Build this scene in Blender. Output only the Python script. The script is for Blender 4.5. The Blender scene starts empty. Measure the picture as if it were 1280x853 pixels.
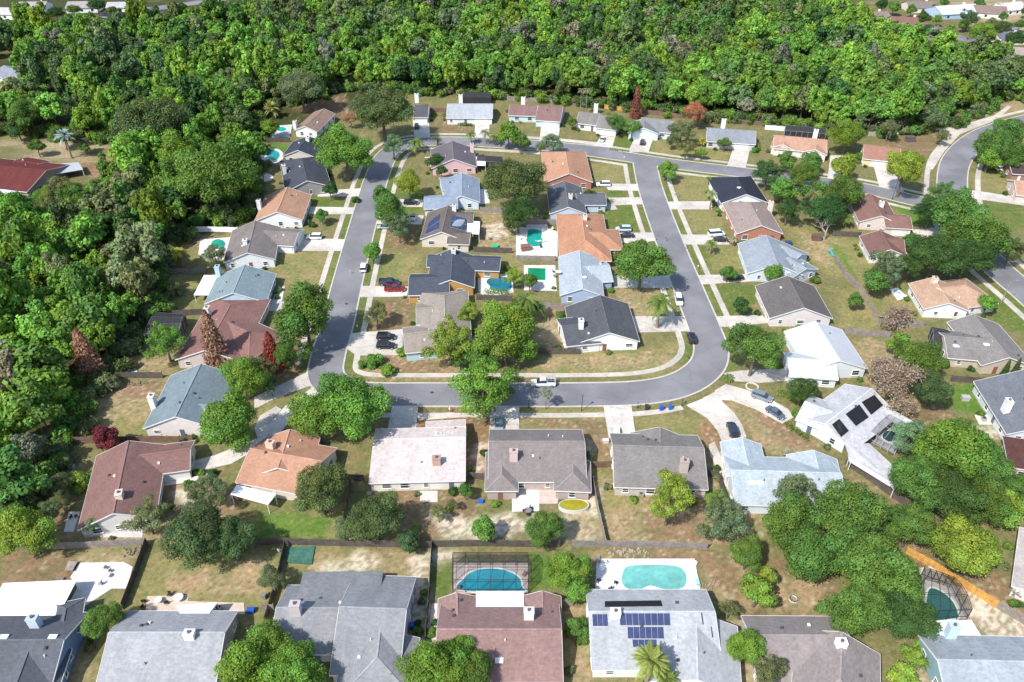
import bpy, math, random
import numpy as np
R = math.radians
random.seed(7); rng = np.random.default_rng(7)
scene = bpy.context.scene
COL = scene.collection
# ---------------------------------------------------------------- camera, world, sun
CAM_H = 118.0; PITCH = 36.0; F = 1000.0
cd = bpy.data.cameras.new('camera'); cam = bpy.data.objects.new('camera', cd); COL.objects.link(cam)
cam.location = (0, 0, CAM_H); cam.rotation_euler = (R(90 - PITCH), 0, 0)
cd.sensor_width = 36; cd.lens = F / 1280 * 36; cd.clip_end = 6000; cd.clip_start = 1
scene.camera = cam
SUN_EL = 49.0; SUN_AZ = 222.0        # compass direction the sun stands in (0 = +Y, clockwise)
w = bpy.data.worlds.new('World'); scene.world = w; w.use_nodes = True
nt = w.node_tree; bg = nt.nodes['Background']
sky = nt.nodes.new('ShaderNodeTexSky'); sky.sky_type = 'NISHITA'; sky.sun_disc = False
sky.sun_elevation = R(SUN_EL); sky.sun_rotation = R(SUN_AZ)
nt.links.new(sky.outputs[0], bg.inputs[0]); bg.inputs[1].default_value = 0.15
sd = bpy.data.lights.new('sun', 'SUN'); so = bpy.data.objects.new('sun', sd); COL.objects.link(so)
sd.energy = 3.9; sd.angle = R(0.5); sd.color = (1, .965, .91)
so.rotation_euler = (R(90 - SUN_EL), 0, R(180 - SUN_AZ) )
scene.view_settings.view_transform = 'Standard'; scene.view_settings.look = 'None'
scene.view_settings.gamma = 1; scene.view_settings.use_curve_mapping = False
scene.view_settings.exposure = 0.55
# ---------------------------------------------------------------- picture -> place
ct, st = math.cos(R(PITCH)), math.sin(R(PITCH))
def G(px, py, z=0.0):
    a = (px - 640) / F; b = (426.5 - py) / F
    d = (a, ct + b * st, -st + b * ct)
    t = (z - CAM_H) / d[2]
    return np.array([d[0] * t, d[1] * t])
def GP(px, py, z=0.0):
    p = G(px, py, z); return (p[0], p[1], z)
def scale_at(p, z=0.0):
    return F / (p[1] * ct + (CAM_H - z) * st)
def project(x, y, z):
    dz = z - CAM_H; zc = y * ct - dz * st
    return 640 + F * x / zc, 426.5 - F * (y * st + dz * ct) / zc
# ---------------------------------------------------------------- materials
def mat(name, col, rough=.8, var=.12, scale=.6, fine=8.0, fvar=.12, spec=.3, col2=None, bump=0, metal=0):
    m = bpy.data.materials.new(name); m.use_nodes = True
    n = m.node_tree.nodes; l = m.node_tree.links; b = n['Principled BSDF']
    b.inputs['Roughness'].default_value = rough; b.inputs['Specular IOR Level'].default_value = spec
    b.inputs['Metallic'].default_value = metal
    tc = n.new('ShaderNodeTexCoord')
    n1 = n.new('ShaderNodeTexNoise'); n1.inputs['Scale'].default_value = scale; n1.inputs['Detail'].default_value = 6; n1.inputs['Roughness'].default_value = .6
    n2 = n.new('ShaderNodeTexNoise'); n2.inputs['Scale'].default_value = fine; n2.inputs['Detail'].default_value = 3
    geo = n.new('ShaderNodeNewGeometry')
    l.new(geo.outputs['Position'], n1.inputs[0]); l.new(geo.outputs['Position'], n2.inputs[0])
    c2 = col2 if col2 else tuple(c * .6 for c in col)
    r = n.new('ShaderNodeValToRGB'); e = r.color_ramp.elements
    e[0].position = .5 - .25; e[1].position = .5 + .2
    mixc = lambda a, b_, t: tuple(a[i] * (1 - t) + b_[i] * t for i in range(3))
    if col2: e[0].color = (*col, 1); e[1].color = (*col2, 1)
    else:
        e[0].color = (*[min(1, c * (1 - var)) for c in col], 1); e[1].color = (*[min(1, c * (1 + var)) for c in col], 1)
    l.new(n1.outputs[0], r.inputs[0])
    mr = n.new('ShaderNodeMapRange'); mr.inputs[1].default_value = .3; mr.inputs[2].default_value = .7
    mr.inputs[3].default_value = 1 - fvar; mr.inputs[4].default_value = 1 + fvar
    l.new(n2.outputs[0], mr.inputs[0])
    mx = n.new('ShaderNodeVectorMath'); mx.operation = 'SCALE'
    l.new(r.outputs[0], mx.inputs[0]); l.new(mr.outputs[0], mx.inputs['Scale'])
    l.new(mx.outputs[0], b.inputs['Base Color'])
    if bump:
        bp = n.new('ShaderNodeBump'); bp.inputs['Strength'].default_value = bump; bp.inputs['Distance'].default_value = .1
        l.new(n2.outputs[0], bp.inputs['Height']); l.new(bp.outputs[0], b.inputs['Normal'])
    return m
_mc = {}
def M(kind, col):
    k = (kind, tuple(col))
    if k in _mc: return _mc[k]
    nm = kind
    if kind == 'shingle':
        m = mat('asphalt_shingles', col, .9, .06, .3, 2.2, .1, .15, bump=.25)
        n = m.node_tree.nodes; l = m.node_tree.links; b = n['Principled BSDF']
        # shingle courses (run level along the slope) and random tabs
        geo = n.new('ShaderNodeNewGeometry'); sx = n.new('ShaderNodeSeparateXYZ'); l.new(geo.outputs['Position'], sx.inputs[0])
        dv = n.new('ShaderNodeMath'); dv.operation = 'MULTIPLY'; dv.inputs[1].default_value = 6.5; l.new(sx.outputs[2], dv.inputs[0])
        fl = n.new('ShaderNodeMath'); fl.operation = 'FLOOR'; l.new(dv.outputs[0], fl.inputs[0])
        mu = n.new('ShaderNodeMath'); mu.operation = 'MULTIPLY'; mu.inputs[1].default_value = 3.7; l.new(fl.outputs[0], mu.inputs[0])
        cb = n.new('ShaderNodeCombineXYZ'); l.new(sx.outputs[0], cb.inputs[0]); l.new(sx.outputs[1], cb.inputs[1]); l.new(mu.outputs[0], cb.inputs[2])
        ns = n.new('ShaderNodeTexNoise'); ns.inputs['Scale'].default_value = 1.1; ns.inputs['Detail'].default_value = 1; l.new(cb.outputs[0], ns.inputs[0])
        mr = n.new('ShaderNodeMapRange'); mr.inputs[1].default_value = .3; mr.inputs[2].default_value = .7; mr.inputs[3].default_value = .9; mr.inputs[4].default_value = 1.1
        l.new(ns.outputs[0], mr.inputs[0])
        src = b.inputs['Base Color'].links[0].from_socket
        sc = n.new('ShaderNodeVectorMath'); sc.operation = 'SCALE'; l.new(src, sc.inputs[0]); l.new(mr.outputs[0], sc.inputs['Scale'])
        # weather streaks running down the roof
        mp = n.new('ShaderNodeMapping'); mp.inputs['Scale'].default_value = (.55, .12, .1); l.new(geo.outputs['Position'], mp.inputs[0])
        n3 = n.new('ShaderNodeTexNoise'); n3.inputs['Scale'].default_value = 1; n3.inputs['Detail'].default_value = 5; l.new(mp.outputs[0], n3.inputs[0])
        mr3 = n.new('ShaderNodeMapRange'); mr3.inputs[1].default_value = .35; mr3.inputs[2].default_value = .65; mr3.inputs[3].default_value = .92; mr3.inputs[4].default_value = 1.06
        l.new(n3.outputs[0], mr3.inputs[0])
        s2 = n.new('ShaderNodeVectorMath'); s2.operation = 'SCALE'; l.new(sc.outputs[0], s2.inputs[0]); l.new(mr3.outputs[0], s2.inputs['Scale'])
        l.new(s2.outputs[0], b.inputs['Base Color'])
    elif kind == 'wall': m = mat('painted_stucco', col, .85, .07, .8, 6, .05)
    elif kind == 'flatroof': m = mat('membrane_roof', col, .6, .06, .5, 4, .05)
    elif kind == 'paint': m = mat('paint', col, .5, .04, 1, 8, .04)
    elif kind == 'carpaint':
        m = mat('car_paint', col, .25, .03, 1, 8, .02, .6); m.node_tree.nodes['Principled BSDF'].inputs['Coat Weight'].default_value = .6
    elif kind == 'wood': m = mat('weathered_wood', col, .9, .3, .9, 5, .25)
    elif kind == 'concrete': m = mat('concrete', col, .85, .13, .5, 3.5, .1)
    elif kind == 'plain': m = mat('smooth_surface', col, .6, .03, 1, 8, .03)
    elif kind == 'metal': m = mat('metal', col, .4, .05, 1, 8, .04, .5, metal=.6)
    _mc[k] = m; return m
GLASS = mat('window_glass', (.03, .04, .05), .08, .2, 1, 4, .1, .8)
WHITE = M('paint', (.78, .77, .74))
RUBBER = mat('tyre_rubber', (.02, .02, .02), .8)
def ptnode(m): return m.node_tree.nodes, m.node_tree.links, m.node_tree.nodes['Principled BSDF']
# ---------------------------------------------------------------- mesh helpers
class MB:
    def __init__(s): s.v = []; s.f = []; s.m = []
    def face(s, pts, mi=0):
        k = len(s.v); s.v += [tuple(map(float, p)) for p in pts]; s.f.append(tuple(range(k, k + len(pts)))); s.m.append(mi)
    def box(s, c, sz, rz=0, mi=0, taper=1.0):
        k = len(s.v); cx, cy, cz = c; a, b, h = sz[0] / 2, sz[1] / 2, sz[2] / 2
        co, si = math.cos(rz), math.sin(rz)
        for zz, t in ((-h, 1), (h, taper)):
            for x, y in ((-a, -b), (a, -b), (a, b), (-a, b)):
                x *= t; y *= t
                s.v.append((cx + x * co - y * si, cy + x * si + y * co, cz + zz))
        for q in ((0, 3, 2, 1), (4, 5, 6, 7), (0, 1, 5, 4), (1, 2, 6, 5), (2, 3, 7, 6), (3, 0, 4, 7)):
            s.f.append(tuple(k + i for i in q)); s.m.append(mi)
    def bar(s, a, b, wd, ht=None, mi=0):
        a = np.array(a, float); b = np.array(b, float); d = b - a; L = np.linalg.norm(d)
        if L < 1e-6: return
        d /= L; up = np.array([0, 0, 1.0]) if abs(d[2]) < .95 else np.array([1.0, 0, 0])
        x = np.cross(d, up); x /= np.linalg.norm(x); y = np.cross(x, d)
        ht = ht or wd; k = len(s.v)
        for p in (a, b):
            for i, j in ((-1, -1), (1, -1), (1, 1), (-1, 1)): s.v.append(tuple(p + x * i * wd / 2 + y * j * ht / 2))
        for q in ((0, 1, 2, 3), (7, 6, 5, 4), (0, 4, 5, 1), (1, 5, 6, 2), (2, 6, 7, 3), (3, 7, 4, 0)):
            s.f.append(tuple(k + i for i in q)); s.m.append(mi)
    def cyl(s, a, b, r0, r1=None, n=8, mi=0, cap=True):
        a = np.array(a, float); b = np.array(b, float); d = b - a; L = np.linalg.norm(d)
        if L < 1e-6: return
        d /= L; up = np.array([0, 0, 1.0]) if abs(d[2]) < .95 else np.array([1.0, 0, 0])
        x = np.cross(d, up); x /= np.linalg.norm(x); y = np.cross(x, d)
        r1 = r0 if r1 is None else r1; k = len(s.v)
        for p, r in ((a, r0), (b, r1)):
            for i in range(n):
                t = 2 * math.pi * i / n; s.v.append(tuple(p + (x * math.cos(t) + y * math.sin(t)) * r))
        for i in range(n):
            j = (i + 1) % n; s.f.append((k + i, k + n + i, k + n + j, k + j)); s.m.append(mi)
        if cap:
            s.f.append(tuple(k + i for i in range(n))); s.m.append(mi)
            s.f.append(tuple(k + n + i for i in range(n - 1, -1, -1))); s.m.append(mi)
    def slab(s, pts2, z0, z1, mi=0):
        pts = [tuple(map(float, p[:2])) for p in pts2]
        ar = sum(pts[i][0] * pts[(i + 1) % len(pts)][1] - pts[(i + 1) % len(pts)][0] * pts[i][1] for i in range(len(pts)))
        if ar < 0: pts = pts[::-1]
        s.face([(x, y, z1) for x, y in pts], mi)
        n = len(pts)
        for i in range(n):
            a, b = pts[i], pts[(i + 1) % n]
            s.face([(a[0], a[1], z0), (b[0], b[1], z0), (b[0], b[1], z1), (a[0], a[1], z1)], mi)
    def build(s, name, mats, parent=None, smooth=False, loc=None):
        me = bpy.data.meshes.new(name)
        if loc is not None: vs = [(a - loc[0], b - loc[1], c - loc[2]) for a, b, c in s.v]
        else: vs = s.v
        me.from_pydata(vs, [], s.f)
        if not isinstance(mats, (list, tuple)): mats = [mats]
        for m in mats: me.materials.append(m)
        if len(mats) > 1: me.polygons.foreach_set('material_index', s.m)
        if smooth: me.polygons.foreach_set('use_smooth', [True] * len(me.polygons))
        me.update(); o = bpy.data.objects.new(name, me); COL.objects.link(o)
        if parent is not None: o.parent = parent
        elif loc is not None: o.location = loc
        return o
def tag(o, label=None, cat=None, group=None, kind=None):
    if label: o['label'] = label
    if cat: o['category'] = cat
    if group: o['group'] = group
    if kind: o['kind'] = kind
    return o
def empty(name, loc, rz=0, label=None, cat=None, group=None):
    o = bpy.data.objects.new(name, None); COL.objects.link(o); o.location = loc; o.rotation_euler = (0, 0, rz)
    o.empty_display_size = .5
    return tag(o, label, cat, group)
def struct(name, mb, m, label=None):
    o = mb.build(name, m); o['kind'] = 'structure'
    if label: o['label'] = label
    return o
def copy_tree(o, parent=None):
    c = o.copy(); COL.objects.link(c); c.parent = parent
    for ch in [q for q in o.children]: copy_tree(ch, c)
    return c
def smooth_line(pts, n=8):
    P = [np.array(p, float) for p in pts]; P = [2 * P[0] - P[1]] + P + [2 * P[-1] - P[-2]]; out = []
    for i in range(1, len(P) - 2):
        for k in range(n):
            t = k / n; p0, p1, p2, p3 = P[i - 1:i + 3]
            out.append(.5 * ((2 * p1) + (-p0 + p2) * t + (2 * p0 - 5 * p1 + 4 * p2 - p3) * t * t + (-p0 + 3 * p1 - 3 * p2 + p3) * t ** 3))
    out.append(P[-2]); return np.array(out)
def offs(L, d):
    t = np.gradient(L, axis=0); t /= np.linalg.norm(t, axis=1)[:, None]
    return L + np.stack([-t[:, 1], t[:, 0]], 1) * d
def ribbon(mb, L, d0, d1, z, zb=None, mi=0):
    A = offs(L, d0); B = offs(L, d1)
    for i in range(len(L) - 1):
        mb.face([(*A[i], z), (*A[i + 1], z), (*B[i + 1], z), (*B[i], z)][::(-1 if d1 > d0 and False else 1)], mi)
        if zb is not None:
            for Q in (A, B): mb.face([(*Q[i], zb), (*Q[i + 1], zb), (*Q[i + 1], z), (*Q[i], z)], mi)
def poly(pxs, z=0): return [G(x, y, z) for x, y in pxs]
def inpoly(X, Y, P):
    P = np.array(P); ins = np.zeros(X.shape, bool); n = len(P)
    for i in range(n):
        x1, y1 = P[i]; x2, y2 = P[(i + 1) % n]
        c = ((y1 > Y) != (y2 > Y)) & (X < (x2 - x1) * (Y - y1) / ((y2 - y1) if y2 != y1 else 1e-9) + x1)
        ins ^= c
    return ins
# ---------------------------------------------------------------- ground
LOOPPX = [(760, 190), (690, 183), (610, 178), (540, 177), (503, 182), (483, 196), (471, 222), (463, 248), (449, 298), (434, 355), (422, 405), (410, 446), (408, 470), (425, 486), (460, 493), (530, 493.5), (620, 493.5), (720, 493.5), (800, 491), (850, 481), (880, 462), (889, 440), (882, 414), (861, 362), (843, 318), (824, 268), (812, 232), (805, 200)]
NORTHPX = [(600, 178), (690, 184), (760, 193), (840, 205), (930, 216), (1010, 226), (1080, 236), (1135, 249), (1192, 262)]
def dens(L):
    out = []
    for i in range(len(L) - 1):
        k = max(1, int(np.linalg.norm(L[i + 1] - L[i]) / 1.0))
        for j in range(k): out.append(L[i] + (L[i + 1] - L[i]) * j / k)
    return np.array(out)
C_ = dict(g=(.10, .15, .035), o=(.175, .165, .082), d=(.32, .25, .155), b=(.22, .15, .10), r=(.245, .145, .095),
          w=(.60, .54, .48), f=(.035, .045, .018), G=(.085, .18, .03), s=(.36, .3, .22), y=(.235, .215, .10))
PATCH = []   # (class, px polygon)
def patch(c, *pts): PATCH.append((c, pts))
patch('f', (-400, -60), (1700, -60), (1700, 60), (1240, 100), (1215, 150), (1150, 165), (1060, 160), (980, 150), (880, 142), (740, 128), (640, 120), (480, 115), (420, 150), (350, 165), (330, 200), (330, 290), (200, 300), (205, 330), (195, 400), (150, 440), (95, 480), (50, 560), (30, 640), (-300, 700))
patch('o', (1060, -40), (1400, -40), (1400, 75), (1250, 75), (1150, 50), (1080, 30))
patch('s', (1170, -10), (1400, -10), (1400, 40), (1240, 45))
patch('o', (-30, 160), (60, 165), (175, 185), (170, 215), (110, 230), (60, 240), (-30, 240))
patch('s', (-30, 174), (60, 177), (130, 181), (120, 188), (50, 184), (-30, 182))
patch('r', (120, 190), (160, 192), (158, 215), (110, 222), (75, 205))
patch('s', (40, 180), (100, 185), (118, 195), (100, 205), (60, 200), (40, 195))
# houses strip north of the top street
patch('o', (500, 118), (1080, 160), (1160, 190), (1130, 230), (940, 225), (700, 175), (500, 172))
patch('b', (550, 150), (592, 150), (590, 166), (548, 166))
patch('o', (700, 150), (750, 168), (745, 184), (700, 176))
patch('g', (765, 165), (795, 165), (790, 190), (768, 187))
patch('y', (818, 172), (915, 190), (905, 203), (812, 192))
patch('b', (1080, 178), (1200, 150), (1215, 155), (1175, 190), (1160, 200), (1130, 185))
patch('s', (1180, 150), (1235, 140), (1262, 120), (1275, 125), (1240, 145), (1190, 165))
patch('d', (1230, 128), (1300, 118), (1300, 140), (1240, 146))
# inner block, left column
patch('g', (480, 225), (528, 235), (525, 268), (484, 268))
patch('o', (480, 285), (530, 295), (530, 318), (474, 316))
patch('b', (484, 282), (522, 288), (520, 312), (486, 310))
patch('g', (474, 322), (508, 322), (500, 350), (470, 352))
patch('y', (478, 318), (530, 318), (525, 350), (478, 350))
patch('b', (484, 374), (515, 374), (512, 412), (475, 418), (460, 400))
patch('d', (600, 262), (645, 262), (645, 318), (598, 312))
patch('w', (605, 283), (628, 278), (632, 296), (608, 300))
patch('y', (624, 318), (655, 318), (652, 350), (630, 345))
patch('d', (672, 384), (702, 384), (712, 405), (702, 440), (668, 430))
patch('s', (672, 405), (698, 400), (704, 425), (675, 432))
patch('d', (767, 358), (845, 360), (850, 400), (790, 400))
patch('y', (720, 205), (785, 205), (782, 232), (745, 232))
patch('g', (744, 256), (795, 256), (802, 292), (765, 290), (748, 270))
patch('g', (755, 238), (784, 238), (784, 248), (760, 246))
patch('y', (660, 438), (800, 440), (850, 425), (862, 440), (830, 470), (655, 468))
patch('d', (670, 445), (800, 445), (840, 436), (838, 452), (790, 462), (670, 460))
patch('d', (462, 440), (580, 440), (580, 476), (470, 474), (455, 465))
patch('b', (470, 446), (540, 446), (560, 470), (475, 468))
patch('s', (560, 420), (660, 425), (655, 450), (570, 450))
# right column yards
patch('y', (842, 218), (900, 218), (890, 253), (850, 253))
patch('y', (852, 262), (905, 264), (900, 293), (870, 293))
patch('g', (872, 305), (935, 308), (935, 340), (888, 340))
patch('y', (884, 307), (930, 305), (932, 335), (890, 338))
patch('g', (895, 357), (950, 357), (938, 395), (910, 395))
patch('o', (897, 410), (950, 408), (985, 430), (930, 462), (915, 455))
patch('y', (965, 270), (1035, 280), (1060, 340), (1050, 350), (1010, 330), (985, 290))
patch('d', (1000, 290), (1050, 300), (1060, 340), (1015, 325))
patch('G', (1035, 305), (1062, 310), (1075, 335), (1060, 340))
patch('y', (1045, 298), (1085, 300), (1110, 350), (1070, 345))
patch('y', (1050, 365), (1085, 360), (1100, 412), (1045, 412))
patch('y', (1070, 345), (1120, 340), (1160, 390), (1150, 410), (1110, 410))
patch('G', (1115, 240), (1170, 250), (1180, 285), (1125, 282))
patch('y', (1215, 215), (1262, 218), (1265, 245), (1215, 243))
patch('g', (1215, 250), (1300, 255), (1290, 290), (1230, 295))
patch('g', (1230, 350), (1300, 390), (1300, 430), (1240, 400))
patch('G', (1188, 480), (1222, 482), (1232, 520), (1192, 515))
patch('b', (1125, 500), (1190, 510), (1215, 560), (1150, 560), (1120, 530))
patch('w', (1210, 530), (1250, 530), (1250, 550), (1215, 548))
patch('d', (1065, 425), (1130, 425), (1110, 520), (1090, 500))
patch('d', (900, 498), (980, 520), (1025, 560), (1010, 580), (950, 560))
patch('b', (925, 505), (1000, 530), (1030, 565), (990, 565))
patch('d', (1057, 595), (1100, 610), (1175, 670), (1140, 690), (1080, 640))
patch('b', (1100, 615), (1150, 640), (1175, 685), (1140, 690), (1090, 650))
patch('b', (925, 700), (1040, 700), (1060, 780), (930, 780))
patch('d', (960, 715), (1025, 720), (1035, 770), (960, 770))
patch('b', (1130, 690), (1200, 700), (1280, 745), (1300, 790), (1240, 770), (1140, 700))
patch('w', (1195, 730), (1225, 740), (1290, 780), (1300, 800), (1230, 795), (1210, 775))
patch('b', (1225, 695), (1265, 730), (1270, 770), (1235, 745))
patch('s', (1130, 810), (1160, 810), (1165, 860), (1130, 860))
# bottom road south side
patch('r', (522, 514), (612, 514), (612, 530), (600, 535), (585, 534), (520, 536))
patch('r', (582, 532), (614, 530), (610, 600), (584, 600))
patch('w', (590, 560), (604, 552), (606, 590), (592, 592))
patch('y', (648, 512), (758, 512), (762, 545), (764, 600), (738, 600), (735, 540), (648, 538))
patch('b', (650, 520), (735, 525), (760, 530), (760, 575), (742, 575), (730, 540), (650, 530))
patch('w', (735, 545), (742, 560), (740, 580), (732, 578))
patch('y', (793, 520), (880, 520), (902, 548), (905, 580), (885, 575), (870, 545), (800, 540))
patch('r', (880, 520), (900, 540), (905, 585), (890, 585), (870, 545))
# back yards middle row
patch('y', (440, 625), (470, 640), (460, 680), (400, 682), (310, 680), (320, 640), (380, 640))
patch('G', (325, 640), (420, 645), (410, 674), (320, 674))
patch('b', (488, 610), (595, 615), (598, 660), (560, 678), (530, 675), (495, 655))
patch('w', (530, 640), (590, 650), (640, 640), (660, 655), (640, 672), (560, 675))
patch('w', (640, 645), (700, 650), (735, 600), (742, 610), (752, 675), (690, 672))
patch('d', (700, 650), (735, 635), (748, 672), (705, 672))
patch('d', (744, 592), (770, 592), (775, 620), (885, 622), (950, 620), (955, 682), (760, 680))
patch('b', (800, 640), (880, 640), (885, 680), (810, 680))
patch('y', (760, 600), (775, 618), (810, 625), (800, 640), (758, 640))
patch('d', (885, 575), (912, 590), (930, 640), (890, 630))
patch('s', (905, 580), (915, 590), (935, 635), (915, 620))
# left middle
patch('y', (105, 470), (205, 468), (215, 480), (185, 545), (60, 550), (75, 510))
patch('d', (130, 485), (200, 480), (190, 520), (140, 530), (110, 510))
patch('b', (150, 478), (205, 475), (200, 500), (150, 495))
patch('o', (62, 562), (120, 565), (100, 640), (90, 668), (30, 665), (55, 600))
patch('b', (55, 600), (75, 605), (95, 660), (40, 660))
patch('d', (90, 655), (150, 662), (200, 640), (300, 650), (290, 680), (60, 678))
patch('b', (200, 600), (290, 610), (310, 640), (215, 650))
patch('w', (218, 612), (245, 615), (240, 632), (220, 632))
patch('y', (215, 340), (258, 342), (256, 388), (195, 392))
patch('y', (225, 292), (292, 292), (290, 330), (215, 335))
patch('b', (235, 292), (270, 294), (262, 312), (228, 312))
patch('y', (345, 314), (425, 316), (408, 370), (360, 362), (340, 330))
patch('o', (380, 268), (425, 270), (420, 300), (375, 298))
patch('g', (350, 240), (400, 246), (435, 250), (430, 262), (392, 260))
patch('o', (290, 450), (345, 460), (385, 465), (340, 490), (330, 480))
patch('d', (140, 430), (222, 432), (215, 468), (130, 468))
patch('b', (330, 440), (372, 440), (372, 470), (340, 475))
patch('y', (325, 500), (352, 498), (340, 520), (320, 525))
patch('G', (320, 178), (365, 182), (350, 205), (322, 200))
patch('b', (340, 125), (430, 118), (440, 145), (395, 145))
# bottom yards
patch('b', (0, 690), (95, 690), (90, 740), (0, 740))
patch('d', (95, 690), (175, 690), (165, 708), (100, 706))
patch('y', (185, 690), (350, 690), (335, 775), (155, 775), (165, 735))
patch('d', (200, 715), (345, 700), (340, 745), (220, 745))
patch('y', (110, 755), (150, 740), (155, 760), (120, 800), (105, 860), (80, 860))
patch('d', (95, 800), (125, 790), (110, 860), (88, 860))
patch('y', (355, 705), (385, 705), (370, 745), (335, 770))
patch('d', (385, 690), (535, 690), (528, 800), (512, 800), (505, 735), (480, 712), (390, 712))
patch('w', (388, 712), (430, 700), (450, 690), (475, 695), (470, 715), (400, 716))
patch('w', (508, 700), (538, 690), (535, 800), (514, 800), (518, 745))
patch('g', (540, 695), (566, 695), (566, 740), (538, 760))
patch('w', (541, 686), (567, 686), (567, 700), (542, 700))
patch('w', (532, 760), (548, 756), (545, 800), (532, 800))
patch('G', (660, 690), (690, 690), (700, 740), (662, 740))
patch('d', (742, 690), (885, 690), (935, 700), (940, 760), (900, 760), (880, 700), (745, 700))
patch('b', (760, 688), (900, 690), (930, 720), (925, 760), (885, 710), (760, 700))
patch('d', (702, 760), (738, 755), (740, 860), (702, 860))
patch('y', (704, 790), (715, 790), (715, 860), (704, 860))
patch('s', (900, 775), (935, 775), (960, 860), (905, 860))
def make_ground():
    xs = np.concatenate([[-3000, -1200, -600, -400], np.arange(-300, -150, 6), np.arange(-150, 150, .62), np.arange(150, 300, 6), [400, 600, 1200, 3000]])
    ys = np.concatenate([[-1500, -300, -60, 20], np.arange(50, 290, .62), np.arange(290, 560, 3), [620, 800, 1200, 2500, 5000]])
    X, Y = np.meshgrid(xs, ys); X = X.astype(float); Y = Y.astype(float)
    def wob(X, Y, s, seed):
        r = np.random.default_rng(seed); o = 0
        for k in range(7):
            a = r.uniform(0, 6.28); f = s * r.uniform(.6, 2.2); o = o + np.sin((X * math.cos(a) + Y * math.sin(a)) * f + r.uniform(0, 6.28))
        return o / 3.0
    WX = X + wob(X, Y, 1.1, 1) * .7 + wob(X, Y, 3.2, 2) * .35; WY = Y + wob(X, Y, 1.0, 3) * .8 + wob(X, Y, 3.5, 4) * .4
    col = np.ones((*X.shape, 3)) * np.array(C_['o'])
    for c, pts in PATCH:
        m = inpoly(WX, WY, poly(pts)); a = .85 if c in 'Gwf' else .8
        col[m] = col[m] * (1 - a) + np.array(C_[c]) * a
    # watered green verge between kerb and footpath, and worn edges along the fences
    for lst, keep in ((LOOPPX, lambda q: q[1] < 455 and q[1] > 190), (NORTHPX, lambda q: True)):
        D = dens(smooth_line(poly(lst), 8)); D = np.array([p for p in D if keep(project(*p, 0))])
        bb = (X > D[:, 0].min() - 8) & (X < D[:, 0].max() + 8) & (Y > D[:, 1].min() - 8) & (Y < D[:, 1].max() + 8); ii = np.argwhere(bb); pts = np.stack([X[bb], Y[bb]], 1); dm = np.full(len(pts), 99.)
        for k in range(0, len(D), 40): dm = np.minimum(dm, np.min(np.linalg.norm(pts[:, None] - D[None, k:k + 40], axis=2), axis=1))
        sel = ii[(dm > 4) & (dm < 6.6)]; col[sel[:, 0], sel[:, 1]] = col[sel[:, 0], sel[:, 1]] * .35 + np.array([.105, .155, .04]) * .65
    sp = np.random.default_rng(4).random(X.shape); MW = np.zeros(X.shape, bool); MD = np.zeros(X.shape, bool)
    for c, pts in PATCH:
        m = inpoly(WX, WY, poly(pts)); MW = (MW & ~m) | (m if c == 'w' else False); MD = (MD & ~m) | (m if c in 'dbrs' else False)
    bl = col.copy()
    for _ in range(2):
        bl[1:-1, 1:-1] = (bl[1:-1, 1:-1] * 2 + bl[:-2, 1:-1] + bl[2:, 1:-1] + bl[1:-1, :-2] + bl[1:-1, 2:]) / 6
    col = bl
    k = MW & (sp < .38); col[k] = col[k] * .35 + np.array([.20, .15, .095]) * .65
    k = MD & (sp < .16); col[k] = col[k] * .5 + np.array([.15, .105, .07]) * .5
    k = MD & (sp > .93); col[k] = col[k] * .5 + np.array([.46, .40, .32]) * .5
    k = ~MW & ~MD & (sp < .05); col[k] = col[k] * .65 + np.array([.12, .10, .05]) * .35
    k = ~MW & ~MD & (sp > .95); col[k] = col[k] * .6 + np.array([.30, .25, .14]) * .4
    ny, nx = X.shape
    me = bpy.data.meshes.new('ground')
    co = np.stack([X, Y, np.zeros_like(X)], -1).reshape(-1, 3)
    idx = np.arange(ny * nx).reshape(ny, nx)
    q = np.stack([idx[:-1, :-1], idx[:-1, 1:], idx[1:, 1:], idx[1:, :-1]], -1).reshape(-1, 4)
    me.vertices.add(len(co)); me.vertices.foreach_set('co', co.ravel())
    me.loops.add(q.size); me.loops.foreach_set('vertex_index', q.ravel().astype(np.int32))
    me.polygons.add(len(q)); me.polygons.foreach_set('loop_start', np.arange(0, q.size, 4, dtype=np.int32)); me.polygons.foreach_set('loop_total', np.full(len(q), 4, np.int32))
    me.update(calc_edges=True)
    at = me.attributes.new('cover', 'FLOAT_COLOR', 'POINT')
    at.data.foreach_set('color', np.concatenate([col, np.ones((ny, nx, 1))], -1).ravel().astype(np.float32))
    m = bpy.data.materials.new('turf_and_soil'); m.use_nodes = True; n, l, b = ptnode(m)
    b.inputs['Roughness'].default_value = .95; b.inputs['Specular IOR Level'].default_value = .1
    a = n.new('ShaderNodeAttribute'); a.attribute_name = 'cover'
    geo = n.new('ShaderNodeNewGeometry')
    def noise(s, d=5, r=.6):
        q = n.new('ShaderNodeTexNoise'); q.inputs['Scale'].default_value = s; q.inputs['Detail'].default_value = d; q.inputs['Roughness'].default_value = r; l.new(geo.outputs['Position'], q.inputs[0]); return q
    def ramp(src, p0, p1, c0, c1):
        r = n.new('ShaderNodeValToRGB'); e = r.color_ramp.elements; e[0].position = p0; e[1].position = p1; e[0].color = (*c0, 1); e[1].color = (*c1, 1); l.new(src.outputs[0], r.inputs[0]); return r
    def mul(a_, b_):
        x = n.new('ShaderNodeVectorMath'); x.operation = 'MULTIPLY'; l.new(a_, x.inputs[0]); l.new(b_, x.inputs[1]); return x.outputs[0]
    r1 = ramp(noise(.22, 7, .65), .36, .64, (.80, .92, .74), (1.24, 1.10, 1.08))
    r2 = ramp(noise(1.1, 7, .75), .35, .65, (.66, .72, .64), (1.32, 1.24, 1.24))
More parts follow.
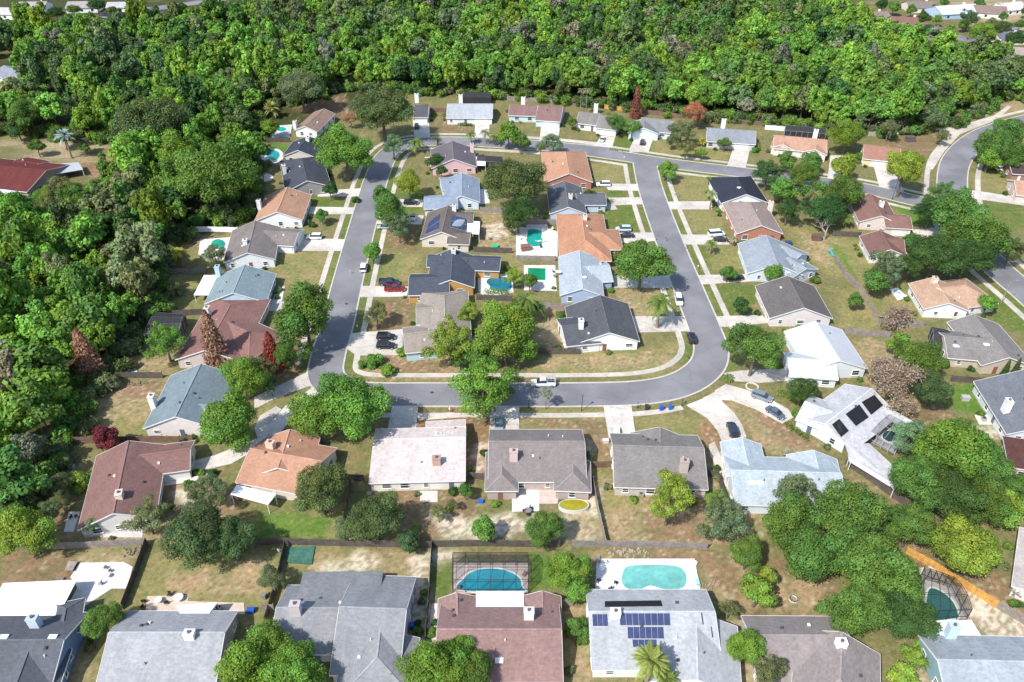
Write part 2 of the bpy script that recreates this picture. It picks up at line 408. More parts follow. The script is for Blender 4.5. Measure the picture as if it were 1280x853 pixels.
    r3 = ramp(noise(7, 2, .5), .3, .7, (.78, .8, .78), (1.2, 1.18, 1.18))
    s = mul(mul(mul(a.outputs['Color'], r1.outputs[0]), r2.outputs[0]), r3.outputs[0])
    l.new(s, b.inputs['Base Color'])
    me.materials.append(m); o = bpy.data.objects.new('ground', me); COL.objects.link(o); o['kind'] = 'structure'
make_ground()
# ---------------------------------------------------------------- roads
def lines(m, width, size, dark):
    n = m.node_tree.nodes; l = m.node_tree.links; b = n['Principled BSDF']; geo = n.new('ShaderNodeNewGeometry'); v = n.new('ShaderNodeTexVoronoi'); v.feature = 'DISTANCE_TO_EDGE'; v.inputs['Scale'].default_value = size
    wn = n.new('ShaderNodeTexNoise'); wn.inputs['Scale'].default_value = .8; l.new(geo.outputs['Position'], wn.inputs[0]); ad = n.new('ShaderNodeVectorMath'); ad.operation = 'MULTIPLY_ADD'; ad.inputs[1].default_value = (2, 2, 2); l.new(wn.outputs['Color'], ad.inputs[0]); l.new(geo.outputs['Position'], ad.inputs[2]); l.new(ad.outputs[0], v.inputs['Vector'])
    mr = n.new('ShaderNodeMapRange'); mr.inputs[1].default_value = 0; mr.inputs[2].default_value = width; mr.inputs[3].default_value = dark; mr.inputs[4].default_value = 1; l.new(v.outputs['Distance'], mr.inputs[0])
    src = b.inputs['Base Color'].links[0].from_socket; sc = n.new('ShaderNodeVectorMath'); sc.operation = 'SCALE'; l.new(src, sc.inputs[0]); l.new(mr.outputs[0], sc.inputs['Scale'])
    pn = n.new('ShaderNodeTexNoise'); pn.inputs['Scale'].default_value = .09; pn.inputs['Detail'].default_value = 8; l.new(geo.outputs['Position'], pn.inputs[0]); m2 = n.new('ShaderNodeMapRange'); m2.inputs[1].default_value = .38; m2.inputs[2].default_value = .62; m2.inputs[3].default_value = .84; m2.inputs[4].default_value = 1.1; l.new(pn.outputs[0], m2.inputs[0]); s3 = n.new('ShaderNodeVectorMath'); s3.operation = 'SCALE'; l.new(sc.outputs[0], s3.inputs[0]); l.new(m2.outputs[0], s3.inputs['Scale']); l.new(s3.outputs[0], b.inputs['Base Color'])
ASPH = mat('asphalt', (.20, .198, .208), .9, .12, .12, 5, .09)
KERB = M('concrete', (.48, .44, .38)); WALK = M('concrete', (.50, .455, .39)); DRIVE = M('concrete', (.55, .505, .45))
lines(ASPH, .010, .11, .76); lines(DRIVE, .02, .16, .72); lines(WALK, .03, .3, .75)
def px_line(pts, n=8): return smooth_line(poly(pts), n)
LOOP = px_line([(760, 190), (690, 183), (610, 178), (540, 177), (503, 182), (483, 196), (471, 222), (463, 248), (449, 298), (434, 355), (422, 405), (410, 446), (408, 470), (425, 486), (460, 493), (530, 493.5), (620, 493.5), (720, 493.5), (800, 491), (850, 481), (880, 462), (889, 440), (882, 414), (861, 362), (843, 318), (824, 268), (812, 232), (805, 200)])
NORTH = px_line([(600, 178), (690, 184), (760, 193), (840, 205), (930, 216), (1010, 226), (1080, 236), (1135, 249), (1192, 262)])
EAST = px_line([(1330, 140), (1262, 157), (1222, 174), (1196, 200), (1190, 232), (1196, 265), (1216, 302), (1246, 335), (1285, 368), (1345, 420)])
FARW = px_line([(120, 22), (170, 14), (215, 8), (270, 0), (330, -8)]); FARE = px_line([(1150, 30), (1190, 44), (1215, 50), (1250, 40), (1300, 22)])
for i, (nm, L, hw, lab) in enumerate((('street', LOOP, 4.0, 'grey asphalt street looping round the inner block of houses'), ('street', NORTH, 4.0, 'grey asphalt street along the wooded edge of the estate'), ('street', EAST, 4.6, 'curving asphalt street at the right side of the estate'), ('street', FARW, 5, 'pale street beyond the woodland at the upper left'), ('street', FARE, 4, 'street among the houses beyond the woodland at the upper right'))):
    mb = MB(); ribbon(mb, L, -hw, hw, .02 + .006 * i, 0); struct(nm, mb, ASPH, lab)
def clear_of(p, others, d):
    return all(np.min(np.linalg.norm(o - p, axis=1)) > d for o in others)
def strip(name, L, d0, d1, z, m, others, lab, skip=lambda px, py: False, gap=4.4):
    A = offs(L, d0); B = offs(L, d1); mb = MB()
    for i in range(len(L) - 1):
        c = (A[i] + B[i + 1]) / 2; pp = project(c[0], c[1], 0)
        if skip(*pp) or not clear_of(c, others, gap): continue
        mb.face([(*A[i], z), (*A[i + 1], z), (*B[i + 1], z), (*B[i], z)])
        for Q in (A, B): mb.face([(*Q[i], 0), (*Q[i + 1], 0), (*Q[i + 1], z), (*Q[i], z)])
    if mb.f: struct(name, mb, m, lab)
def dens(L):
    out = []
    for i in range(len(L) - 1):
        k = max(1, int(np.linalg.norm(L[i + 1] - L[i]) / 1.0))
        for j in range(k): out.append(L[i] + (L[i + 1] - L[i]) * j / k)
    return np.array(out)
dL, dN, dE = dens(LOOP), dens(NORTH), dens(EAST)
dLs = dL[:]
for s in (-1, 1):
    strip('kerb', dL, s * 4.0, s * 4.42, .12, KERB, [dN], 'pale concrete kerb')
    strip('kerb', dN, s * 4.0, s * 4.42, .125, KERB, [dL, dE], 'pale concrete kerb', skip=lambda x, y: x < 800 and False)
    strip('kerb', dE, s * 4.6, s * 5.02, .13, KERB, [dN], 'pale concrete kerb')
bad = lambda x, y: (y > 455 and x < 455) or (890 < x and y > 440) or (x > 855 and y > 500) or (x > 470 and x < 500 and y > 475 and y < 500)
strip('pavement', dL, 6.4, 7.9, .07, WALK, [dN], 'concrete footpath round the inner block', gap=6)
strip('pavement', dL, -6.4, -7.9, .072, WALK, [dN], 'concrete footpath along the outer side of the street', skip=bad, gap=6)
strip('pavement', dN, 6.4, 7.9, .074, WALK, [dE], 'concrete footpath in front of the houses by the woodland', gap=6)
strip('pavement', dN, -6.4, -7.9, .076, WALK, [dL, dE], 'concrete footpath on the near side of the upper street', gap=6.3)
for s in (-1, 1): strip('pavement', dE, s * 7.2, s * 8.9, .078, WALK, [dN], 'concrete footpath beside the right hand street', gap=6.5)
DRVP = []
DRV = [
 ('orange roofed house at the left of the street', [(388, 259), (444, 260), (441, 268), (386, 268)]),
 ('dark roofed corner house at the upper left', [(398, 239), (452, 236), (449, 246), (397, 246)]),
 ('grey garage on the left side of the street', [(374, 298), (436, 300), (431, 314), (370, 314)]),
 ('blue grey house on the left side of the street', [(335, 374), (413, 388), (409, 398), (330, 388)]),
 ('slate blue roofed house at the left', [(318, 497), (388, 464), (402, 478), (350, 496), (318, 512)]),
 ('terracotta roofed house', [(322, 545), (357, 508), (392, 484), (404, 488), (372, 515), (342, 552)]),
 ('mauve roofed house', [(236, 578), (268, 570), (330, 545), (338, 552), (290, 580), (236, 592)]),
 ('dark roofed house with orange walls', [(446, 358), (512, 359), (508, 371), (442, 372)]),
 ('house with solar panels by the inner street', [(464, 268), (530, 270), (527, 281), (461, 280)]),
 ('slate roofed house in the inner block', [(468, 249), (530, 250), (528, 259), (466, 258)]),
 ('tan roofed house in the inner block', [(431, 418), (504, 412), (503, 444), (446, 445), (428, 432)]),
 ('orange house at the top of the right street', [(756, 230), (815, 231), (817, 239), (760, 238)]),
 ('dark slate house of the inner block', [(750, 248), (819, 247), (821, 255), (765, 257), (750, 254)]),
 ('orange house in the middle of the right street', [(765, 292), (832, 291), (836, 300), (764, 306)]),
 ('light blue house of the inner block', [(765, 345), (853, 345), (858, 360), (768, 360)]),
 ('dark grey corner house of the inner block', [(790, 396), (868, 396), (873, 414), (797, 416)]),
 ('black roofed house right of the street', [(820, 253), (890, 252), (890, 262), (824, 262)]),
 ('tan roofed house with the brick gable', [(838, 294), (905, 294), (912, 306), (842, 306)]),
 ('blue grey house right of the street', [(858, 345), (935, 343), (940, 352), (862, 357)]),
 ('grey brown house right of the street', [(878, 397), (952, 394), (962, 404), (883, 411)]),
 ('white roofed house at the bend', [(905, 467), (925, 464), (987, 461), (992, 476), (950, 479), (922, 477), (908, 475)]),
 ('cream roofed house', [(491, 504), (523, 504), (520, 540), (484, 540)]),
 ('wide brown roofed house', [(615, 505), (649, 505), (649, 542), (611, 542)]),
 ('taupe roofed house', [(754, 506), (789, 506), (795, 548), (761, 548)]),
 ('pale blue roofed house', [(858, 507), (878, 499), (896, 489), (903, 503), (918, 517), (928, 533), (933, 547), (904, 556), (897, 539), (884, 523)]),
 ('white house with black panels', [(893, 489), (907, 481), (930, 487), (958, 497), (985, 512), (992, 522), (978, 530), (945, 512), (915, 501), (900, 500)]),
 ('small dark roofed house behind the street', [(516, 150), (536, 150), (538, 174), (518, 174)]),
 ('pale grey roofed house behind the street', [(594, 153), (612, 153), (611, 176), (593, 176)]),
 ('brown roofed house with blue walls', [(677, 153), (701, 153), (697, 180), (674, 178)]),
 ('grey roofed white house by the woodland', [(752, 170), (769, 172), (764, 189), (740, 187)]),
 ('grey house with the blue garage', [(795, 170), (817, 172), (808, 198), (782, 196)]),
 ('plain grey roofed house by the woodland', [(918, 181), (938, 184), (932, 211), (909, 208)]),
 ('orange roofed house with two white gables', [(1038, 195), (1058, 195), (1052, 228), (1034, 226)]),
 ('brown roofed house behind the yellow tree', [(1092, 208), (1115, 210), (1130, 240), (1100, 238)]),
 ('brown house inside the right bend', [(1140, 288), (1172, 285), (1188, 272), (1200, 280), (1172, 296), (1142, 297)]),
 ('house at the right edge', [(1198, 236), (1280, 248), (1285, 258), (1200, 246)]),
]
def clip_road(P):
    P = [np.array(q) for q in P]; c = np.mean(P, axis=0); out = []
    # the mouth of a drive ends at the kerb: work from the end away from the road
    for i in range(len(P)):
        a, b = P[i], P[(i + 1) % len(P)]; n = max(1, int(np.linalg.norm(b - a) / 1.0))
        for k in range(n): out.append(a + (b - a) * k / n)
    res = []
    for p in out:
        for L, hw in ((dL, 4.05), (dN, 4.05), (dE, 4.65)):
            k = int(np.argmin(np.linalg.norm(L - p, axis=1))); kc = max(0, min(len(L) - 2, k)); t = L[kc + 1] - L[kc]; t = t / np.linalg.norm(t); n = np.array([-t[1], t[0]])
            k2 = int(np.argmin(np.linalg.norm(L - c, axis=1))); k2 = min(k2, len(L) - 2); t2 = L[k2 + 1] - L[k2]; side = 1 if np.dot(c - L[k2], np.array([-t2[1], t2[0]])) > 0 else -1
            if np.linalg.norm(L[k] - p) > 9: continue
            d = np.dot(p - L[kc], n) * side
            if d < hw: p = p + n * side * (hw - d)
        res.append(p)
    keep = [res[0]]
    for q in res[1:]:
        if np.linalg.norm(q - keep[-1]) > .25: keep.append(q)
    return keep
for i, (nm, p) in enumerate(DRV):
    cp = clip_road(poly(p)); DRVP.append(cp); mb = MB(); mb.slab(cp, 0, .135 + (i % 3) * .004); struct('driveway', mb, DRIVE, 'pale concrete driveway of the ' + nm)
for nm, p, z in (('path', [(886, 556), (893, 552), (905, 580), (925, 615), (938, 640), (930, 645), (905, 605), (888, 570)], .05),
              ('path', [(318, 535), (325, 520), (345, 508), (352, 512), (335, 530), (322, 548)], .05),
              ('path', [(523, 519), (562, 516), (575, 517), (575, 522), (523, 526)], .09),
              ('path', [(765, 252), (772, 262), (762, 263), (748, 258), (745, 253)], .05),
              ('path', [(1144, 156), (1190, 160), (1242, 145), (1260, 132), (1264, 134), (1246, 150), (1200, 168), (1180, 190), (1166, 212), (1160, 212), (1170, 185), (1188, 164), (1150, 160)], .05)):
    mb = MB(); mb.slab(poly(p), 0, z); struct(nm, mb, WALK, 'narrow concrete path')

# ---------------------------------------------------------------- houses
CAMP = np.array([0, 0, CAM_H])
def wing(P1, P2, E, ends='gg', pitch=.38, E2=None, ez=2.7, hz=None):
    pitch = pitch * 1.12 if pitch > .25 else pitch
    def solve(Epx, other=None):
        hw = 5.0
        for _ in range(30):
            rz = ez + hw * pitch
            a, b = G(*P1, rz), G(*P2, rz)
            if not isinstance(Epx, tuple): hw = float(Epx); continue
            u = (b - a) / np.linalg.norm(b - a); n = np.array([-u[1], u[0]])
            hw = .5 * hw + .5 * abs(np.dot(G(*Epx, ez) - a, n))
        return hw
    hw = solve(E); rz = ez + hw * pitch
    a, b = G(*P1, rz), G(*P2, rz); u = (b - a) / np.linalg.norm(b - a); n = np.array([-u[1], u[0]])
    if isinstance(E, tuple): side = 1 if np.dot(G(*E, ez) - a, n) > 0 else -1
    else: side = 1
    h = {side: hw, -side: hw}
    if E2 is not None:
        h[-side] = abs(np.dot(G(*E2, ez) - a, n)) if isinstance(E2, tuple) else float(E2)
    return dict(a=a, b=b, u=u, n=n, L=np.linalg.norm(b - a), hl=h[1], hr=h[-1], rz=rz, pitch=pitch, ends=ends, ez=ez)
def wing_pts(W, jit=0):
    """eave corners and ridge in 3d"""
    a, b, u, n, p = W['a'], W['b'], W['u'], W['n'], W['pitch']; rz = W['rz'] + jit
    zl, zr = rz - W['hl'] * p, rz - W['hr'] * p; hm = (W['hl'] + W['hr']) / 2
    ea = hm * .95 if W['ends'][0] == 'h' else 0; eb = hm * .95 if W['ends'][1] == 'h' else 0
    A = a - u * ea; B = b + u * eb
    return dict(AL=(*(A + n * W['hl']), zl), BL=(*(B + n * W['hl']), zl), AR=(*(A - n * W['hr']), zr), BR=(*(B - n * W['hr']), zr), ra=(*a, rz), rb=(*b, rz), ea=ea, eb=eb)
def wing_z(W, p):
    d = p - W['a']; s = np.dot(d, W['u']); t = np.dot(d, W['n']); hm = (W['hl'] + W['hr']) / 2
    lim = lambda e: hm * .95 if e == 'h' else 0
    if s < -lim(W['ends'][0]) or s > W['L'] + lim(W['ends'][1]) or t > W['hl'] or t < -W['hr']: return -1
    z = W['rz'] - abs(t) * W['pitch']
    for q, e in ((-s, W['ends'][0]), (s - W['L'], W['ends'][1])):
        if q > 0: z = min(z, W['rz'] - q * W['pitch'] / .95)
    return z
def roof_at(ws, px, py, z0=4):
    z = z0
    for _ in range(12):
        p = G(px, py, z); zz = max(wing_z(W, p) for W in ws)
        if zz < 0: zz = z0
        z = .5 * z + .5 * zz
    p = G(px, py, z); return np.array([p[0], p[1], z])
PVM = mat('photovoltaic_glass', (.035, .05, .12), .38, .3, .8, 3, .2, .6)
PVF = M('metal', (.6, .6, .62)); PIPE = M('plain', (.08, .08, .08)); CAPM = M('plain', (.12, .11, .1))
HOUSES = []
def house(name, label, short, roof, wallc, wings, chim=(), sky=(), solar=(), vents=3, garage=(), trim=(.75, .74, .72), extra=None, windows=True, seed=None, cat='house', wmat='wall', doors=()):
    rnd = random.Random(len(HOUSES) * 13 + 5)
    ws = [wing(*w) if not isinstance(w, dict) else wing(**w) for w in wings]
    c = np.mean([(W['a'] + W['b']) / 2 for W in ws], axis=0); base = (c[0], c[1], 0)
    root = empty(name, base, 0, label, cat, 'houses of the estate')
    RM = M('shingle' if min(roof) < .48 else 'flatroof', roof); WM = M(wmat, wallc); TM = M('paint', trim)
    cap = tuple(min(1, x * 1.25 + .01) for x in roof); CM = M('shingle' if min(roof) < .48 else 'flatroof', cap)
    rb = MB(); fb = MB(); wb = MB(); cbm = MB()
    for i, W in enumerate(ws):
        j = .013 * i; P = wing_pts(W, j); g = {k: np.array(v) for k, v in P.items() if k not in ('ea', 'eb')}
        dz = np.array([0, 0, .16])
        def quad(pts): rb.face(pts); rb.face([p - dz for p in pts][::-1])
        AL, BL, AR, BR, ra, rbv = (g[k] for k in ('AL', 'BL', 'AR', 'BR', 'ra', 'rb'))
        quad([AR, BR, rbv, ra]); quad([BL, AL, ra, rbv])
        if P['ea']: quad([AL, AR, ra])
        if P['eb']: quad([BR, BL, rbv])
        # fascia boards along eaves and rakes, just outside the slab
        def fas(p, q, out):
            o = np.array([out[0], out[1], 0]) * .03; fb.bar(p + o - dz * .55, q + o - dz * .55, .05, .24)
        u, n = W['u'], W['n']
        fas(AL, BL, n); fas(AR, BR, -n)
        if P['ea']: fas(AL, AR, -u)
        else: fas(AL, ra, -u); fas(AR, ra, -u)
        if P['eb']: fas(BL, BR, u)
        else: fas(BL, rbv, u); fas(BR, rbv, u)
        up = np.array([0, 0, .03])
        cbm.bar(ra + up, rbv + up, .32, .07)
        if P['ea']: cbm.bar(ra + up, AL + up, .26, .06); cbm.bar(ra + up, AR + up, .26, .06)
        if P['eb']: cbm.bar(rbv + up, BL + up, .26, .06); cbm.bar(rbv + up, BR + up, .26, .06)
        # walls
        ins = .45; ia = P['ea'] and ins or .3; A = W['a'] - u * (P['ea'] - ia); B = W['b'] + u * (P['eb'] - (P['eb'] and ins or .3))
        hl, hr = W['hl'] - ins, W['hr'] - ins; rz = W['rz'] + j - .2
        zl = rz - hl * W['pitch']; zr = rz - hr * W['pitch']
        cs = [(A - n * hr, zr), (B - n * hr, zr), (B + n * hl, zl), (A + n * hl, zl)]
        for k in range(4):
            (p, zp), (q, zq) = cs[k], cs[(k + 1) % 4]
            top = [(*q, zq), (*p, zp)]
            if k == 1 and not P['eb']: top = [(*q, zq), (*(B), rz), (*p, zp)]
            if k == 3 and not P['ea']: top = [(*q, zq), (*(A), rz), (*p, zp)]
            wb.face([(*p, -.1), (*q, -.1)] + top)
        W['wallc'] = [c_[0] for c_ in cs]
    def loc(mb): mb.v = [(x - base[0], y - base[1], z) for x, y, z in mb.v]; return mb
    loc(rb).build('roof', RM, root); loc(fb).build('fascia', TM, root); loc(wb).build('wall', WM, root); roofo = root.children[0]
    loc(cbm).build('ridge_cap', CM, roofo)
    for cx, cy, cc in chim:
        p = roof_at(ws, cx, cy); mb = MB(); W = ws[0]; a = math.atan2(W['u'][1], W['u'][0])
        top = min(max(W_['rz'] for W_ in ws) + .8, p[2] + 3.0)
        mb.box((p[0], p[1], (top + p[2] - 1.5) / 2), (1.6, 1.2, top - p[2] + 1.5), a); mb2 = MB()
        mb2.box((p[0], p[1], top + .06), (1.75, 1.35, .12), a); mb2.cyl((p[0], p[1], top + .1), (p[0], p[1], top + .45), .26, .26, 10, mi=1)
        ch = loc(mb).build('chimney', M('wall', cc), root); loc(mb2).build('chimney_cap', [M('wall', tuple(x * .8 for x in cc)), CAPM], ch)
    for s in sky:
        p = roof_at(ws, *s); mb = MB(); mb.box((p[0], p[1], p[2] + .08), (1.3, .9, .2)); loc(mb).build('skylight', M('plain', (.8, .8, .8)), root)
    for s in solar:
        quadp, nu, nv, kind = s
        q = [roof_at(ws, *p) + np.array([0, 0, .14]) for p in quadp]
        mb = MB(); B2 = lambda x, y: (q[0] * (1 - x) + q[1] * x) * (1 - y) + (q[3] * (1 - x) + q[2] * x) * y
        dn = np.array([0, 0, -.06])
        mb.face([v + dn for v in q], 1); mb.face([v + dn * 2 for v in q][::-1], 1)
        for k in range(4): mb.face([q[k] + dn, q[(k + 1) % 4] + dn, q[(k + 1) % 4] + dn * 2, q[k] + dn * 2], 1)
        for a in range(nu):
            for b_ in range(nv):
                e = .035
                mb.face([B2((a + e) / nu, (b_ + e) / nv), B2((a + 1 - e) / nu, (b_ + e) / nv), B2((a + 1 - e) / nu, (b_ + 1 - e) / nv), B2((a + e) / nu, (b_ + 1 - e) / nv)], 0)
        pm = PVM if kind == 'pv' else M('plain', (.015, .015, .018))
        loc(mb).build('solar_panel', [pm, PVF if kind == 'pv' else M('plain', (.03, .03, .03))], root)
    for k in range(vents):
        W = ws[rnd.randrange(len(ws))]; s = rnd.uniform(.15, .85) * W['L']; t = rnd.choice([-1, 1]) * rnd.uniform(.15, .6)
        t = t * (W['hl'] if t > 0 else W['hr']); p = W['a'] + W['u'] * s + W['n'] * t; z = max(wing_z(x, p) for x in ws)
        mb = MB(); mb.cyl((*p, z - .1), (*p, z + .45), .11, .11, 7)
        if rnd.random() < .5: mb.box((p[0], p[1], z + .15), (.45, .45, .3), 0)
        loc(mb).build('roof_vent', PIPE if rnd.random() < .6 else WHITE, root)
    # windows on the walls that can be seen
    def inside(p, skip):
        for W in ws:
            if W is skip: continue
            if wing_z(W, p) > 0: return True
        return False
    gpts = []
    for (gx, gy, gw) in garage:      # a garage door on the wall nearest that pixel
        best = None; g0 = G(gx, gy, 1.1)
        for W in ws:
            cs = W['wallc']
            for k in range(4):
                p, q = cs[k], cs[(k + 1) % 4]; d = q - p; L = np.linalg.norm(d); d = d / L; t = np.clip(np.dot(g0 - p, d), gw / 2 + .2, max(L - gw / 2 - .2, gw / 2 + .2)); x = p + d * t
                dist = np.linalg.norm(x - g0); nn = np.array([d[1], -d[0]])
                if np.dot(CAMP[:2] - x, nn) < 0 and False: continue
                if best is None or dist < best[0]: best = (dist, x, d, nn)
        _, x, d, nn = best; gpts.append(x); an = math.atan2(d[1], d[0]); mb = MB()
        y = x + nn * .03; mb.box((*y, 1.1), (gw, .06, 2.2), an)
        for k in range(1, 4): mb.box((*(x + nn * .07), k * .55), (gw - .1, .03, .04), an)
        loc(mb).build('garage_door', M('paint', (.7, .69, .67)), root)
        mb = MB()
        for sgn in (-1, 1): mb.box((*(x + nn * .05 + d * sgn * (gw / 2 + .07)), 1.12), (.14, .12, 2.3), an)
        mb.box((*(x + nn * .05), 2.27), (gw + .28, .12, .12), an); loc(mb).build('door_frame', TM, root)
    if windows:
        cnt = 0
        for W in ws:
            cs = W['wallc']
            for k in range(4):
                p, q = cs[k], cs[(k + 1) % 4]; d = q - p; L = np.linalg.norm(d); d = d / L; nn = np.array([d[1], -d[0]]); mid = (p + q) / 2
                v = CAMP[:2] - mid; v = v / np.linalg.norm(v)
                if np.dot(v, nn) < .12 or L < 3: continue
                nw = max(1, int(L / 4.2)); an = math.atan2(d[1], d[0]); door_done = False
                for i in range(nw):
                    if cnt > 8: break
                    x = p + d * L * ((i + .5) / nw + rnd.uniform(-.05, .05))
                    if inside(x + nn * .6, W) or any(np.linalg.norm(x - g_) < 4 for g_ in gpts): continue
                    ww = rnd.choice([.9, 1.2, 1.2, 1.7]); hh = rnd.choice([1.0, 1.2, 1.4]); zc = 1.45; cnt += 1
                    if rnd.random() < .16 and not door_done:
                        door_done = True; mb = MB(); mb.box((*(x + nn * .03), 1.03), (.95, .07, 2.05), an); do = loc(mb).build('door', M('paint', rnd.choice([(.25, .1, .07), (.7, .68, .64), (.12, .14, .2)])), root)
                        mb = MB(); mb.box((*(x + nn * .09 + d * .35), 1.0), (.08, .07, .08), an); loc(mb).build('handle', PVF, do); continue
                    mb = MB()
                    for sgn in (-1, 1):
                        mb.box((*(x + nn * .04 + d * sgn * (ww / 2)), zc), (.09, .12, hh + .12), an); mb.box((*(x + nn * .04), zc + sgn * (hh / 2 + .002)), (ww - .09, .115, .09), an)
                    mb.box((*(x + nn * .04), zc), (ww - .1, .1, .05), an)
                    fr = loc(mb).build('window', WHITE, root)
                    mb = MB(); mb.box((*(x + nn * .02), zc), (ww - .02, .05, hh - .02), an); loc(mb).build('pane', GLASS, fr)
                    mb = MB(); mb.box((*(x + nn * .09), zc - hh / 2 - .1), (ww + .25, .2, .07), an); loc(mb).build('sill', WHITE, fr)
    if extra: extra(root, base, ws)
    for W in ws: W['house'] = short
    HOUSES.append(dict(root=root, ws=ws, short=short, c=c))
    return root
def plane_roof(root, base, pts, col, name='patio_roof', posts=True, th=.14, kind='flatroof', n=None):
    """pts = [(px,py,z)...]; slab with posts down to the ground"""
    P = [np.array([*G(x, y, z), z]) for x, y, z in pts]; mb = MB(); b = np.array(base); dn = np.array([0, 0, -th])
    mb.face([p - b for p in P]); mb.face([p + dn - b for p in P][::-1])
    for i in range(len(P)):
        p, q = P[i] - b, P[(i + 1) % len(P)] - b; mb.face([p + dn, q + dn, q, p])
    o = mb.build(name, M(kind, col), root)
    if posts:
        c = np.mean(P, axis=0)
        for p in P:
            q = p + (c - p) * .05 - b; mb = MB(); mb.bar((q[0], q[1], 0), (q[0], q[1], p[2] - th), .12); mb.build('post', WHITE, root)
    return o
def PR(*specs):
    def f(root, base, ws):
        for s in specs: plane_roof(root, base, *s[0:2], **(s[2] if len(s) > 2 else {}))
    return f
GR = (.23, .235, .245); LG = (.30, .305, .315); DG = (.045, .05, .062); BR = (.155, .12, .105); MV = (.20, .115, .10); TC = (.385, .215, .145); TP = (.20, .175, .165)
SB = (.17, .21, .23); PB = (.42, .48, .52); WHT = (.42, .46, .49); CRM = (.52, .455, .435); TAN = (.27, .235, .20)
wW = (.74, .73, .71); wC = (.66, .6, .52); wB = (.36, .5, .62); wP = (.7, .5, .48)
# --- bottom row
house('house', 'blue walled house with a dark grey roof and a flat white patio roof behind it', 'blue walled house', (.10, .105, .12), (.16, .25, .42), [((-70, 801), (80, 800), 7.2), ((82, 761), (76, 790), (103, 770), 'hg'), ((38, 806), (18, 860), 5.5, 'gg')], chim=[(46, 783, (.5, .58, .66))], sky=[(5, 797), (66, 797)], solar=[], extra=PR(([(4, 729, 2.9), (96, 725, 2.9), (66, 783, 3.1), (-28, 783, 3.1)], (.82, .82, .82))))
house('house', 'pale grey gabled house second from the left in the bottom row', 'pale grey gabled house', (.30, .305, .32), (.32, .3, .3), [((136, 791), (281, 791), (228, 764), 'gg', .38, 8.0)], chim=[(238, 796, (.75, .75, .73))], vents=4, solar=[], extra=PR(([(221, 757, 2.9), (272, 753, 2.9), (259, 770, 3.0), (225, 769, 3.0)], (.8, .8, .8))))
house('house', 'large mid grey house with a raised rear roof and a forked front ridge', 'mid grey house with the forked ridge', (.235, .24, .25), (.45, .42, .4), [((345, 760), (508, 761), 6.6), ((424, 759), (508, 762), 9.5), ((475, 787), (471, 822), 6.2, 'gh')], chim=[(371, 766, (.55, .5, .5))], vents=5,
      extra=PR(([(379, 715, 3.3), (479, 714, 3.3), (473, 757, 5.0), (369, 757, 5.0)], (.20, .205, .215), dict(kind='shingle', name='rear_roof', th=.2))))
house('house', 'brown and pink shingled house with a screened pool behind it', 'brown and pink shingled house', (.25, .16, .145), (.5, .4, .36), [((546, 787), (702, 787), 7.2), ((571, 741), (572, 782), 3.2, 'gg'), ((678, 739), (678, 782), 3.2, 'gg')], chim=[(661, 773, (.75, .74, .72))], vents=5, sky=[(624, 826)], extra=PR(([(595, 739, 2.9), (655, 739, 2.9), (655, 760, 3.2), (595, 760, 3.2)], (.85, .84, .82))))
house('house', 'light grey house with a stepped field of solar panels and an oval pool behind', 'solar panelled grey house', (.36, .37, .38), (.66, .65, .62), [((736, 765), (894, 765), (760, 838), 'gg', .33, (820, 741)), ((870, 765), (872, 850), 7.0, 'gg', .3)], chim=[(769, 769, (.78, .74, .72))], vents=5,
      solar=[([(756, 752), (826, 751), (828, 758), (756, 759)], 12, 1, 'th'), ([(740, 768), (759, 768), (760, 784), (741, 784)], 3, 1, 'pv'), ([(774, 767), (837, 767), (838, 783), (775, 783)], 8, 1, 'pv'), ([(784, 784), (829, 784), (830, 799.5), (784.5, 799.5)], 6, 1, 'pv'), ([(790, 800), (820.5, 800), (821, 810), (791, 810)], 4, 1, 'pv'), ([(876, 766), (895, 766), (896, 782), (878, 782)], 3, 1, 'pv'), ([(888, 783), (898, 783), (899, 798), (890, 798)], 1, 1, 'pv')])
house('house', 'taupe roofed house with a white chimney in the bottom row, partly under a big tree', 'taupe house with the white chimney', (.24, .21, .2), (.5, .45, .4), [((938, 794), (1062, 795), (960, 770), 'gg', .38, 8.0), ((1052, 790), (1050, 850), (1100, 820), 'gh')], chim=[(1051, 806, (.78, .77, .75))], vents=3)
house('house', 'blue grey house at the bottom right with teal gable wall', 'teal gabled corner house', (.30, .335, .36), (.24, .38, .42), [((1172, 825), (1340, 829), (1230, 795), 'gg', .36, 8.0)], chim=[(1186, 796, (.5, .62, .7))], vents=2, extra=PR(([(1177, 776, 2.9), (1214, 775, 2.9), (1226, 794, 3.1), (1170, 794, 3.1)], (.82, .82, .82))))
house('house', 'beige roofed house cut by the right edge near the yellow fence', 'beige roofed house', (.42, .38, .35), (.66, .62, .56), [((1300, 665), (1292, 740), (1264, 736), 'gg', .2)], vents=1)
house('outbuilding', 'low maroon flat roofed building at the right edge', 'maroon roofed building', (.10, .045, .04), (.3, .2, .18), [((1300, 552), (1310, 592), (1262, 590), 'gg', .08)], vents=0, cat='shed')
